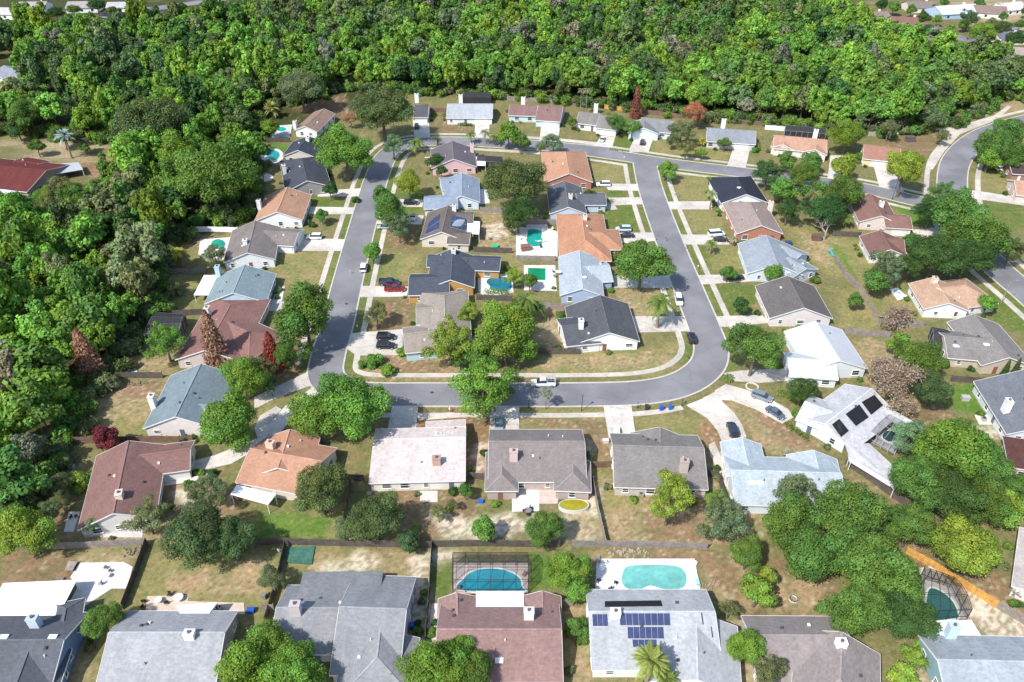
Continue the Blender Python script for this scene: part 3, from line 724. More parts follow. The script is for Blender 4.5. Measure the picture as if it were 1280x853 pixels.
# --- middle row below the street
house('house', 'mauve brown house with a long gable and side garage wing at the left', 'mauve brown house', MV, (.66, .62, .58), [((160.5, 551), (141, 642), (97, 662), 'gg', .36), ((172, 570), (238, 561), (207, 592), 'gg', .36)], chim=[(150, 621, (.72, .6, .5))], vents=5, garage=[(223, 598, 4.9)])
house('house', 'slate blue roofed house with white gable and round cream chimney', 'slate blue roofed house', (.17, .215, .235), (.68, .62, .58), [((251, 455), (219, 521), (180, 533), 'gg', .38), ((226, 503), (258, 507), 4.5, 'gg')], chim=[(193, 508, (.76, .72, .66))], vents=4)
house('house', 'terracotta shingled house under the big street tree with a white awning', 'terracotta house', TC, (.6, .52, .45), [((312, 561), (402, 577), (345, 613), 'gg', .36), ((362, 537), (347, 585), 6.0, 'gg', .36)], chim=[(339, 560, (.72, .5, .4))], vents=3, extra=PR(([(296, 606, 2.9), (345, 618, 2.9), (335, 631, 2.7), (288, 618, 2.7)], (.8, .8, .8))))
house('house', 'cream white low roofed house with a row of dark rear windows', 'cream roofed house', CRM, (.7, .66, .6), [((467, 550), (582, 547), (520, 603), 'gg', .14, (500, 540)), ((532, 536), (582, 533.5), (560, 547), 'gg', .14)], chim=[(546, 580, (.45, .3, .24))], vents=4)
house('house', 'wide brown grey roofed house with two rear hipped wings and a patio', 'wide brown roofed house', TP, (.42, .34, .31), [((611, 552), (731, 552), (670, 603), 'gg', .36, (670, 540)), ((716, 570), (716, 592), (739, 612), 'gh', .36), ((627, 560), (627, 594), (648, 612), 'gh', .36)], chim=[(642, 574, (.6, .45, .42))], vents=4)
house('house', 'taupe roofed house with a pointed front gable beside the curved drive', 'taupe roofed house', (.195, .18, .17), (.5, .44, .4), [((766, 557), (880, 560), (830, 611), 'gg', .36, (800, 546)), ((825, 534), (825, 556), 6.0, 'gg', .36)], chim=[(854, 588, (.5, .4, .36))], vents=4)
house('house', 'pale blue roofed house with several gables at the curved drive', 'pale blue roofed house', (.36, .41, .44), (.6, .66, .7), [((914, 588), (1052, 592), (940, 632), 'gg', .34), ((927, 547), (937, 590), (900, 553), 'gg', .34), ((1017, 563), (1024, 592), 5.0, 'gg', .34)], chim=[], vents=4, sky=[(940, 604), (950, 604)])
house('house', 'white roofed house set at an angle with black roof panels and a screened pool', 'white house with the black panels', (.44, .445, .455), (.66, .72, .74), [((1090, 486), (1032, 530), (1060, 555), 'gg', .36, (999, 521)), ((1006, 502), (1040, 515), 5.0, 'gg', .3)], vents=2,
      solar=[([(1093, 494), (1104, 507), (1089, 519), (1077, 503)], 4, 2, 'th'), ([(1074, 506), (1086, 522), (1070, 533), (1057, 518)], 4, 2, 'th'), ([(1049, 524), (1061, 539), (1051, 546), (1040, 531)], 3, 2, 'th')],
      extra=PR(([(1053, 547, 3.2), (1103, 509, 3.2), (1123, 522, 2.7), (1071, 561, 2.7)], (.45, .45, .46), dict(kind='shingle', name='rear_roof')), ([(1055, 551, 3.35), (1071, 556, 3.0), (1086, 554, 2.9), (1125, 590, 2.7), (1120, 606, 2.6), (1061, 570, 2.7)], (.45, .45, .46), dict(kind='shingle', name='rear_roof')), ([(1060, 569, 2.45), (1120, 605, 2.4), (1119, 612, 2.4), (1062, 577, 2.4)], (.62, .62, .62)), ([(1103, 508, 3.3), (1112, 510, 3.2), (1142, 527, 2.8), (1130, 538, 2.8), (1110, 523, 2.9)], (.5, .5, .5), dict(kind='shingle', name='rear_roof'))))
house('house', 'white roofed house at the street bend beside the blossoming bare tree', 'white roofed house at the bend', (.48, .50, .52), (.62, .66, .68), [((1019, 402), (1050, 451), (983, 420), 'gg', .33), ((985, 448), (1045, 452), (1000, 472), 'gg', .33)], vents=3, garage=[])
house('house', 'grey brown roofed house with white gable north of the white roofed one', 'grey brown house', (.125, .112, .108), (.66, .6, .58), [((984, 345), (1005, 385), (963, 400), 'gg', .36)], vents=2)
house('house', 'tan orange roofed house with white gable and patio near the right street', 'tan orange roofed house', (.41, .27, .19), (.72, .73, .72), [((1166, 347), (1187, 379), (1156, 389), 'gg', .34), ((1175, 361), (1206, 357), 6.5, 'gh', .34)], chim=[(1168, 352, (.72, .6, .5))], vents=2)
house('house', 'grey taupe house with beige gable and a screened porch at the right', 'grey taupe house', (.20, .185, .175), (.5, .42, .34), [((1216, 393), (1262, 447), (1229, 460), 'gg', .36, 7.5), ((1180, 420), (1240, 425), 6.0, 'gg', .34)], vents=4, sky=[(1195, 433), (1233, 431)], extra=PR(([(1181, 430, 2.9), (1197, 430, 2.9), (1206, 444, 2.9), (1190, 444, 2.9)], (.8, .8, .8))))
house('house', 'long slate grey house at the right edge with a white chimney', 'long slate grey house', (.14, .15, .17), (.6, .64, .68), [((1282, 462), (1330, 528), (1257, 541), 'gg', .36)], chim=[(1256, 514, (.76, .76, .75))], vents=2)
house('house', 'blue grey roofed house with stepped rear roofs right of the street', 'blue grey stepped house', (.25, .28, .31), (.58, .64, .7), [((957, 294), (972, 331), (936, 346), 'gg', .36), ((975, 306), (1002, 318), 4.5, 'gg', .33), ((985, 322), (1008, 336), 5.0, 'gg', .3)], chim=[], vents=5)
house('house', 'pinkish tan roofed house with a brick gable right of the street', 'brick gabled house', (.27, .215, .195), (.42, .19, .12), [((937, 254), (952, 282), (922, 295), 'hg', .36)], chim=[(962, 263, (.7, .62, .55))], vents=2)
house('house', 'black roofed house with a white oval roof hatch at the upper right junction', 'black roofed house', (.032, .036, .052), (.72, .74, .76), [((920, 222), (933, 243), (901, 254), 'hg', .36)], sky=[(924, 235)], vents=0)
# --- inner block, right column
house('house', 'orange hipped roof house at the top of the inner block', 'orange hipped house', (.40, .22, .14), (.38, .17, .13), [((706.5, 190), (711.5, 217), (681, 229), 'hg', .36)], vents=3)
house('house', 'dark slate roofed house with pale blue gable below the orange hipped one', 'dark slate house', (.10, .11, .125), (.44, .54, .64), [((705.5, 226), (710.5, 259), (687, 268), 'gg', .36), ((720, 243), (757, 243), 4.5, 'gg', .33)], chim=[(713, 248, (.7, .6, .52))], vents=4)
house('house', 'orange roofed house with brick walls beside the kidney pool', 'orange house by the kidney pool', (.39, .205, .125), (.34, .12, .09), [((727, 270), (731, 300), (699, 316), 'hh', .36), ((728, 291), (752, 291), 6.2, 'gh', .33)], chim=[(731, 274, (.72, .62, .55))], vents=3)
house('house', 'light blue grey roofed house with blue gable beside the green pool', 'light blue grey house', (.33, .37, .41), (.34, .42, .56), [((724, 313), (728, 361), (700, 371), 'gg', .34), ((727, 334), (762, 332), 5.5, 'gg', .3)], vents=4, sky=[(698, 340), (730, 347)])
house('house', 'charcoal roofed corner house with white front gable at the bend of the inner block', 'charcoal corner house', (.085, .09, .10), (.76, .76, .76), [((750, 369), (762, 416), (800, 428), 'gg', .34, 9.0), ((702, 408), (745, 404), 6.0, 'gg', .28)], chim=[(726, 409, (.75, .75, .74))], vents=4)
# --- inner block, left column
house('house', 'purple grey roofed house with pink gable at the top left of the inner block', 'pink gabled house', (.125, .11, .125), (.66, .42, .44), [((565, 176), (567, 199), (596, 210), 'gg', .36), ((541, 196), (566, 188), 5.0, 'gg', .34)], chim=[(590, 190, (.72, .5, .5))], vents=2)
house('house', 'mottled slate blue roofed house with a side garage wing in the inner block', 'mottled slate blue house', (.22, .265, .33), (.58, .66, .74), [((577, 216), (577, 245), (600, 254), 'gg', .36), ((530, 247), (572, 246), 4.8, 'gg', .33), ((550, 224), (575, 222), 4.8, 'gg', .33)], vents=2, garage=[(540, 259, 4.9)])
house('house', 'brown roofed house carrying two banks of solar panels in the inner block', 'brown house with solar panels', (.13, .11, .10), (.6, .54, .46), [((560, 257), (552, 290), (524, 303), 'gg', .36), ((560, 268), (592, 268), 5.0, 'gg', .3), ((560, 292), (588, 293), 4.0, 'gg', .3)], chim=[(568, 263, (.75, .72, .68))], vents=1,
      solar=[([(536, 279), (550, 267), (548, 287), (531, 294)], 5, 2, 'pv'), ([(565, 269), (583, 274), (582, 289), (562, 284)], 4, 2, 'pv')], extra=PR(([(584, 276, 3.2), (600, 277, 3.2), (599, 293, 3.0), (584, 292, 3.0)], (.8, .8, .8))))
house('house', 'charcoal blue roofed house with ochre walls and a teal pool to its right', 'ochre walled house', (.065, .075, .095), (.46, .26, .09), [((566, 311), (563, 350), (593, 366), 'gg', .36), ((511, 348), (562, 347), 5.5, 'gg', .33), ((575, 322), (626, 324), 4.2, 'gg', .33), ((534, 321), (560, 321), 3.6, 'gg', .33)], chim=[(567, 316, (.7, .68, .66))], vents=5, garage=[(515, 367, 4.9)])
house('house', 'tan hipped roof house with pale aqua garage front in the inner block', 'tan hipped house', TAN, (.4, .58, .6), [((555, 370), (556, 398), 6.4, 'hh', .36), ((504, 418), (545, 414), 5.5, 'gg', .30), ((520, 386), (560, 384), 5.0, 'gg', .30)], vents=3)
# --- left of the left street
house('house', 'brown roofed house with white gable at the top left by the woodland', 'brown house by the woodland', (.24, .165, .13), (.76, .75, .74), [((405, 136), (381, 158), (363, 167), 'gg', .36)], chim=[(369, 156, (.78, .76, .72))], vents=2)
house('house', 'navy roofed house above the kidney pool at the upper left', 'navy roofed house', (.045, .052, .075), (.6, .55, .5), [((385, 170), (372, 188), (352, 196), 'gg', .36)], chim=[(385, 176, (.75, .7, .65))], vents=1)
house('house', 'dark slate roofed house just below the navy roofed one', 'dark slate house at the upper left', (.06, .068, .085), (.3, .28, .27), [((377, 198), (384, 226), 7.5, 'hg', .36), ((360, 210), (384, 205), 5.0, 'gg', .33)], chim=[(356, 217, (.7, .68, .65))], vents=2)
house('house', 'orange tan roofed house with white gable left of the street', 'orange tan gabled house', (.40, .235, .155), (.76, .76, .76), [((359, 234), (346, 265), (378, 276), 'gg', .36)], chim=[(325, 261, (.76, .76, .74))], vents=2)
house('house', 'grey brown roofed house with a projecting white garage wing left of the street', 'grey brown garage house', (.19, .165, .155), (.7, .72, .74), [((319, 276), (309, 316), 7.2, 'gg', .34), ((318, 288), (373, 291), 5.2, 'gg', .30)], chim=[(307, 305, (.74, .74, .74))], vents=3, garage=[(359, 307, 4.9)])
house('house', 'blue green grey roofed house with light blue walls and a white canopy', 'light blue walled house', (.20, .255, .275), (.44, .58, .70), [((306, 331), (291, 366), (331, 383), 'gg', .36)], chim=[(274, 345, (.45, .6, .66))], vents=5)
house('house', 'maroon brown hipped house behind the rust coloured cypress', 'maroon brown hipped house', (.22, .12, .105), (.55, .46, .42), [((288, 381), (256, 438), 7.8, 'hg', .34), ((272, 398), (312, 416), 6.2, 'gh', .34)], chim=[(261, 396, (.7, .66, .62))], vents=2)
# --- row north of the upper street
house('house', 'small charcoal roofed house with a white garage at the head of the left street', 'small charcoal roofed house', (.085, .085, .095), (.72, .72, .72), [((518, 132), (536, 132), (527, 147), 'gg', .36)], chim=[(521, 124, (.76, .76, .76))], vents=0, garage=[(527, 150, 4.4)])
house('house', 'pale grey low roofed house with white walls and wide garage by the woodland', 'pale grey house by the woodland', (.34, .36, .38), (.70, .74, .72), [((559, 130), (616, 130), (590, 148), 'gg', .34)], chim=[(576, 128, (.76, .74, .7))], vents=1, garage=[(603, 152, 4.9)])
house('house', 'reddish brown roofed house with pale blue walls by the woodland', 'reddish brown house by the woodland', (.20, .125, .115), (.5, .6, .68), [((637, 131), (672, 132), (650, 145), 'gg', .34), ((673, 132), (704, 134), (690, 152), 'gg', .34)], chim=[(654, 131, (.78, .78, .78))], vents=1, garage=[(687, 156, 4.9)])
house('house', 'brown grey roofed white house with two gables by the tall bare palms', 'brown grey white walled house', (.19, .175, .165), (.74, .73, .72), [((724, 140), (752, 143), (736, 156), 'gg', .34), ((750, 144), (776, 147), (760, 162), 'gg', .34)], chim=[(745, 137, (.76, .74, .7))], vents=1, garage=[(761, 165, 3.6)])
house('house', 'grey roofed house with a pale blue gabled garage beside the red tree', 'grey house with the blue garage', (.20, .20, .205), (.55, .66, .72), [((802, 147), (842, 151), (820, 165), 'gg', .34), ((805, 148), (805, 160), 6.0, 'gg', .33)], vents=0, garage=[(807, 170, 4.9)])
house('house', 'wide plain grey roofed house north of the street right of the red tree', 'plain grey house', (.22, .235, .26), (.5, .5, .5), [((884, 160), (945, 164), (915, 179), 'gg', .34)], chim=[(904, 156, (.76, .74, .7))], vents=0, garage=[(926, 182, 4.9)])
house('house', 'orange roofed house with two small white front gables by the woodland', 'orange house with two white gables', (.40, .24, .17), (.72, .66, .6), [((968, 169), (1034, 175), (1000, 189), 'gg', .34), ((981, 174), (979, 181), 4.2, 'gg', .33), ((1021, 178), (1019, 187), 4.4, 'gg', .33)], chim=[(1019, 169, (.76, .74, .7))], vents=0)
house('house', 'brown roofed cream walled house between the two round green trees', 'brown cream walled house', (.29, .155, .115), (.68, .55, .34), [((1080, 181), (1126, 186), (1100, 201), 'gg', .34)], vents=1, garage=[(1097, 207, 4.4)])
house('house', 'brown roofed house with beige gable and side garage inside the right bend', 'beige gabled house', (.20, .115, .095), (.62, .53, .48), [((1087, 242), (1102, 270), (1075, 280), 'gg', .36), ((1104, 269), (1138, 271), (1125, 286), 'gg', .33)], chim=[(1101, 258, (.76, .7, .66))], vents=2, garage=[(1125, 290, 4.9)])
house('house', 'dark brown roofed house partly hidden by the large trees inside the right bend', 'dark brown half hidden house', (.17, .095, .08), (.68, .66, .64), [((1100, 288), (1114, 312), (1076, 299), 'gg', .36), ((1104, 298), (1130, 300), 5.5, 'gg', .33)], vents=1)
house('house', 'orange roofed house at the right edge beyond the street', 'orange house at the right edge', (.42, .24, .17), (.6, .5, .45), [((1268, 226), (1300, 229), (1290, 246), 'gg', .34)], vents=0)
house('house', 'dark brown house at the right edge above the orange one', 'dark house at the right edge', (.07, .045, .045), (.3, .18, .14), [((1262, 206), (1300, 208), (1290, 219), 'gg', .34)], vents=0)
house('house', 'red metal roofed house at the left edge beyond the woodland', 'red roofed house', (.12, .032, .03), (.4, .3, .28), [((-30, 205), (58, 213), (30, 240), 'gg', .25), ((20, 200), (48, 205), 5.0, 'gg', .2)], vents=2, extra=PR(([(58, 206, 2.6), (98, 203, 2.6), (104, 212, 2.6), (62, 219, 2.6)], (.4, .42, .46)), ([(-10, 232, 2.8), (8, 233, 2.8), (28, 246, 2.6), (6, 256, 2.6), (-20, 250, 2.6)], (.55, .58, .62))))
house('house', 'grey roofed white walled house at the far left edge among trees', 'grey roofed house at the left edge', (.22, .23, .27), (.74, .75, .76), [((-8, 84), (22, 86), (10, 98), 'gg', .34), ((5, 82), (24, 96), 5.0, 'gg', .3)], vents=0)
# --- far houses beyond the woodland
def far_house(px, py, L, Wd, ang, roof, wallc, label):
    p = G(px, py, 4); root = empty('house', (p[0], p[1], 0), 0, label, 'house', 'houses beyond the woodland')
    u = np.array([math.cos(R(ang)), math.sin(R(ang))]); n = np.array([-u[1], u[0]]); a = -u * L / 2; b = u * L / 2; hw = Wd / 2; rz = 2.7 + hw * .36
    rb = MB(); A, B = a, b; V = lambda q, z: (q[0], q[1], z)
    for s in (1, -1):
        pts = [V(A, rz), V(B, rz), V(B + n * s * hw, 2.7), V(A + n * s * hw, 2.7)]; rb.face(pts); rb.face([(x, y, z - .15) for x, y, z in pts])
        for k in range(4): p_, q_ = pts[k], pts[(k + 1) % 4]; rb.face([p_, q_, (q_[0], q_[1], q_[2] - .15), (p_[0], p_[1], p_[2] - .15)])
    rb.build('roof', M('shingle', roof), root); wb = MB(); h2 = hw - .4; A2, B2 = a + u * .3, b - u * .3
    c4 = [A2 - n * h2, B2 - n * h2, B2 + n * h2, A2 + n * h2]; zz = 2.7 + .4 * .36 - .2
    for k in range(4):
        p_, q_ = c4[k], c4[(k + 1) % 4]; top = [V(q_, zz), V(p_, zz)]
        if k in (1, 3): top = [V(q_, zz), V((p_ + q_) / 2, rz - .2), V(p_, zz)]
        wb.face([V(p_, 0), V(q_, 0)] + top)
    wb.build('wall', M('wall', wallc), root)
    for k in range(3):
        q_ = c4[0] + (c4[1] - c4[0]) * (k + .5) / 3 - n * .03; mb = MB(); mb.box((q_[0], q_[1], 1.4), (1.4, .06, 1.2), R(ang)); mb.build('window', GLASS, root)
    mb = MB(); q_ = u * L * .25 + n * 1.2; mb.box((q_[0], q_[1], rz - .2), (1.1, .9, 1.8), R(ang)); mb.build('chimney', M('wall', (.7, .68, .64)), root)
    HOUSES.append(dict(root=root, ws=[], short=None, c=np.array([p[0], p[1]]), r=L / 2))
    return root
FH = [(1090, 17, 18, 13, 5, (.22, .17, .15), wC, 'taupe roofed house in the woodland below the upper right skyline'), (1133, 24, 17, 14, -8, (.20, .11, .09), wC, 'brown roofed house half sunk in the trees at the upper right'),
 (1193, 10, 26, 16, 12, (.5, .56, .62), wB, 'large pale blue roofed house with a pool at the upper right'), (1231, 10, 22, 15, -15, (.22, .16, .14), wW, 'taupe roofed house behind a dark tree at the upper right edge'),
 (1262, 6, 16, 14, 20, (.5, .48, .47), wW, 'white walled pale roofed house at the top right corner'), (1247, 56, 15, 12, 35, (.34, .25, .22), wP, 'pinkish hipped house beside the vivid green tree at the upper right'),
 (1262, 43, 15, 11, 8, (.13, .14, .16), wC, 'dark grey roofed house above the pinkish one at the right edge'), (1150, 4, 16, 13, 0, (.2, .16, .15), wC, 'brown roofed house at the very top right of the woodland'),
 (1280, 62, 13, 12, -20, (.3, .25, .22), wC, 'tan roofed house cut by the right edge near the top'),
 (12, 12, 22, 13, -5, (.45, .43, .42), wW, 'pale roofed house at the top left corner'), (105, 4, 18, 13, 5, (.3, .28, .27), wW, 'grey roofed house at the top edge left of the far street'), (365, 5, 20, 13, -4, (.24, .19, .17), wC, 'brown roofed house at the top edge behind the woodland'),
 (150, 4, 14, 11, 5, (.4, .4, .42), wW, 'light grey house at the near end of the far upper left street'), (42, 4, 16, 12, 3, (.32, .3, .3), wW, 'grey house behind the top left corner house')]
for f in FH: far_house(*f)
# ---------------------------------------------------------------- foliage
def leaf_mat(name, rnd=.25):
    m = bpy.data.materials.new(name); m.use_nodes = True; n, l, b = ptnode(m)
    oi = n.new('ShaderNodeObjectInfo'); a = n.new('ShaderNodeAttribute'); a.attribute_name = 'tone'
    s = n.new('ShaderNodeVectorMath'); s.operation = 'MULTIPLY'; l.new(oi.outputs['Color'], s.inputs[0]); l.new(a.outputs['Color'], s.inputs[1])
    b.inputs['Roughness'].default_value = .55; b.inputs['Specular IOR Level'].default_value = .12
    l.new(s.outputs[0], b.inputs['Base Color'])
    t = n.new('ShaderNodeBsdfTranslucent'); t2 = n.new('ShaderNodeVectorMath'); t2.operation = 'MULTIPLY'; t2.inputs[1].default_value = (1.3, 1.35, .6)
    l.new(s.outputs[0], t2.inputs[0]); l.new(t2.outputs[0], t.inputs[0])
    mx = n.new('ShaderNodeMixShader'); mx.inputs[0].default_value = .27; l.new(b.outputs[0], mx.inputs[1]); l.new(t.outputs[0], mx.inputs[2])
    l.new(mx.outputs[0], n['Material Output'].inputs[0]); return m
LEAF = leaf_mat('leaves'); BARK = mat('bark', (.14, .11, .09), .95, .25, 2, 9, .2)
PALEBARK = mat('pale_dead_bark', (.36, .31, .27), .95, .2, 2, 9, .2)
def np_mesh(name, V, Q, tone, mats, mi=None):
    me = bpy.data.meshes.new(name); me.vertices.add(len(V)); me.vertices.foreach_set('co', V.astype(np.float32).ravel())
    me.loops.add(Q.size); me.loops.foreach_set('vertex_index', Q.ravel().astype(np.int32))
    me.polygons.add(len(Q)); me.polygons.foreach_set('loop_start', np.arange(0, Q.size, 4, dtype=np.int32)); me.polygons.foreach_set('loop_total', np.full(len(Q), 4, np.int32))
    for m in mats: me.materials.append(m)
    if mi is not None: me.polygons.foreach_set('material_index', mi.astype(np.int32))
    me.update(calc_edges=True)
    at = me.attributes.new('tone', 'FLOAT_COLOR', 'FACE'); at.data.foreach_set('color', np.concatenate([tone, np.ones((len(tone), 1))], 1).astype(np.float32).ravel())
    return me
def unit(v): return v / (np.linalg.norm(v, axis=-1, keepdims=True) + 1e-9)
def quads(P, N, S, r, asp=.75):
    t = unit(np.cross(N, unit(r.normal(size=N.shape)))); b = np.cross(N, t)
    t = t * S[:, None]; b = b * (S * asp)[:, None]; fold = N * (S * .18)[:, None]
    V = np.stack([P - t - fold, P - b + fold * .6, P + t - fold, P + b + fold * .6], 1).reshape(-1, 3)
    return V, np.arange(len(V)).reshape(-1, 4)
def crown_arrays(seed, nl, leaves, lsize, flat=.72, spread=.62, lr=(.24, .4), hole=0.0, warm=.05):
    """a unit crown: leaf faces over overlapping clumps"""
    r = np.random.default_rng(seed); C = []; k = 0
    while len(C) < nl and k < 4000:
        k += 1; d = unit(r.normal(size=3)); rad = spread * r.uniform(.35, 1.0) ** .45 * r.uniform(.8, 1.18); c = d * rad * (1 + .2 * math.sin(2 * math.atan2(d[1], d[0]) + seed) + .12 * math.sin(3 * math.atan2(d[1], d[0]) + seed * 2.3))
        if c[2] < -.42: c[2] = -.42 * r.random()
        c[2] *= flat
        if all(np.linalg.norm(c - q[0]) > .19 for q in C): C.append((c, r.uniform(*lr)))
    cen = np.array([c for c, _ in C]); rr = np.array([q for _, q in C]); n = len(C)
    w_ = rr ** 2; cnt = r.multinomial(int(leaves * 1.6), w_ / w_.sum()); li = np.repeat(np.arange(n), cnt); m = len(li)
    d = unit(r.normal(size=(m, 3)) + np.array([0, 0, .35])); 
    bump = 1 + .3 * np.sin(d[:, 0] * 9 + li) * np.sin(d[:, 1] * 8 + li * 2.1) * np.sin(d[:, 2] * 7 + li * .7)
    P = cen[li] + d * (rr[li] * bump * (r.uniform(.70, 1.06, m) + .22 * (r.random(m) < .12)))[:, None] * np.array([1, 1, .82])
    keep = np.ones(m, bool)
    for j in range(n):
        dist = np.linalg.norm((P - cen[j]) / np.array([1, 1, .82]), axis=1); keep &= ~((dist < rr[j] * .72) & (li != j))
    P = P[keep]; d = d[keep]; li = li[keep]
    if len(P) > leaves: s = r.permutation(len(P))[:leaves]; P, d, li = P[s], d[s], li[s]
    N = unit(d * 1.0 + np.array([0, 0, .3]) + r.normal(size=P.shape) * .42); S = lsize * r.uniform(.6, 1.5, len(P))
    ct_ = r.uniform(.74, 1.26, n); hue = r.normal(0, warm, n)
    tv = ct_[li] * r.uniform(.7, 1.35, len(P)); h = hue[li] + r.normal(0, .06, len(P))
    tone = np.stack([tv * (1 + h * 1.6), tv * (1 + h * .4), tv * (1 - h)], 1)
    V, Q = quads(P, N, S, r); return V, Q, np.clip(tone, .2, 2.4), cen, rr
def crown_mesh(*a, **k):
    V, Q, t, cen, rr = crown_arrays(*a, **k); return np_mesh('crown', V, Q, t, [LEAF]), cen, rr
def trunk_mb(cen, zc, rt, limbs=6, seed=0, z0=-3.0):
    """trunk from the ground (z0 in crown units) to limbs inside the crown"""
    r = random.Random(seed); mb = MB(); fork = (r.uniform(-.05, .05), r.uniform(-.05, .05), -.45)
    mb.cyl((0, 0, z0), (fork[0] * .5, fork[1] * .5, (z0 + fork[2]) / 2), rt * 1.35, rt, 7, cap=False); mb.cyl((fork[0] * .5, fork[1] * .5, (z0 + fork[2]) / 2), fork, rt, rt * .8, 7, cap=False)
    idx = list(range(len(cen))); r.shuffle(idx)
    for i in idx[:limbs]:
        c = cen[i]; mid = (np.array(fork) + c) / 2 + np.array([0, 0, -.06]); mb.cyl(fork, mid, rt * .55, rt * .34, 5, cap=False); mb.cyl(mid, c, rt * .34, rt * .12, 5, cap=False)
    return mb
VAR = {}
def make_variants():
    specs = dict(
        broad=[dict(nl=46, leaves=21000, lsize=.0215, lr=(.17, .30), spread=.70, flat=.74), dict(nl=40, leaves=20000, lsize=.0225, lr=(.19, .32), spread=.68, flat=.8), dict(nl=54, leaves=21000, lsize=.021, lr=(.15, .27), spread=.74, flat=.66), dict(nl=34, leaves=20000, lsize=.0225, lr=(.2, .34), spread=.66, flat=.85)],
        oak=[dict(nl=70, leaves=23000, lsize=.0195, lr=(.16, .26), spread=.70, flat=.62, warm=.04), dict(nl=64, leaves=23000, lsize=.0195, lr=(.17, .28), spread=.69, flat=.68, warm=.04)],
        airy=[dict(nl=34, leaves=9500, lsize=.024, lr=(.15, .26), spread=.74, flat=.75, warm=.04), dict(nl=30, leaves=9000, lsize=.025, lr=(.15, .27), spread=.72, flat=.8, warm=.04)],
        small=[dict(nl=18, leaves=4200, lsize=.047, lr=(.24, .38), spread=.6, flat=.8), dict(nl=16, leaves=4000, lsize=.048, lr=(.24, .4), spread=.58, flat=.9)],
        bush=[dict(nl=14, leaves=1700, lsize=.075, lr=(.28, .42), spread=.55, flat=.7), dict(nl=12, leaves=1600, lsize=.075, lr=(.28, .45), spread=.5, flat=.8)],
        wood=[dict(nl=22, leaves=2300, lsize=.07, lr=(.18, .34), spread=.66, flat=1.0), dict(nl=26, leaves=2400, lsize=.066, lr=(.16, .3), spread=.7, flat=.9), dict(nl=20, leaves=2200, lsize=.07, lr=(.18, .34), spread=.62, flat=1.2), dict(nl=24, leaves=2300, lsize=.066, lr=(.16, .3), spread=.72, flat=.85)])
    s = 100
    for k, L in specs.items():
        VAR[k] = []
        for sp in L:
            s += 1; me, cen, rr = crown_mesh(s, **sp); tm = trunk_mb(cen, 0, .045 if k != 'wood' else .04, 6, s).build('tmp', BARK); t = tm.data; bpy.data.objects.remove(tm); VAR[k].append((me, t))
make_variants()
COLS = dict(v=(.158, .28, .045), g=(.112, .205, .043), d=(.105, .155, .056), o=(.165, .20, .09), y=(.235, .31, .045), D=(.062, .125, .036), k=(.16, .25, .12), r=(.40, .20, .125), R=(.16, .035, .045), B=(.40, .27, .20), m=(.26, .27, .19))
TREES = []
def jcol(c, a=.16):
    b = random.uniform(1 - a, 1 + a); h = random.uniform(-.1, .1); return (c[0] * b * (1 + h * 1.5), c[1] * b, c[2] * b * (1 - h), 1)
def nearest_names(p):
    L = sorted(((np.linalg.norm(h['c'] - p), h) for h in HOUSES if h['short']), key=lambda q: q[0]); return L
def rel(p, c):
    d = p - c
    if abs(d[0]) > abs(d[1]) * 1.1: return 'right of' if d[0] > 0 else 'left of'
    return 'behind' if d[1] > 0 else 'in front of'
USED = {}
def place_label(desc, p, noun, extra_t=()):
    L = nearest_names(p)
    cands = [f"{desc} {noun} {rel(p, L[0][1]['c'])} the {L[0][1]['short']}", f"{desc} {noun} {rel(p, L[1][1]['c'])} the {L[1][1]['short']}",
             f"{desc} {noun} between the {L[0][1]['short']} and the {L[1][1]['short']}", f"{desc} {noun} {rel(p, L[2][1]['c'])} the {L[2][1]['short']}",
             f"{desc} {noun} nearer the {L[0][1]['short']} than the {L[2][1]['short']}"]
    for c in cands:
        if c not in USED and len(c.split()) <= 16: USED[c] = 1; return c
    for adj in ('another', 'further', 'lesser', 'spare'):
        pass
    k = cands[0]; USED[k] += 1
    for s in ('bigger', 'lower', 'shaggier', 'farther', 'rounder', 'nearer'):
        c = s + ' ' + k
        if c not in USED: USED[c] = 1; return ' '.join(c.split()[:16])
    return k
DESC = dict(v='vivid green leafy', g='mid green leafy', d='dark olive dense', o='greyish olive airy', y='yellow green', D='dark green', k='pale blue green', r='rust red', R='purple leaved', B='brown leafless blossoming', m='straw coloured')
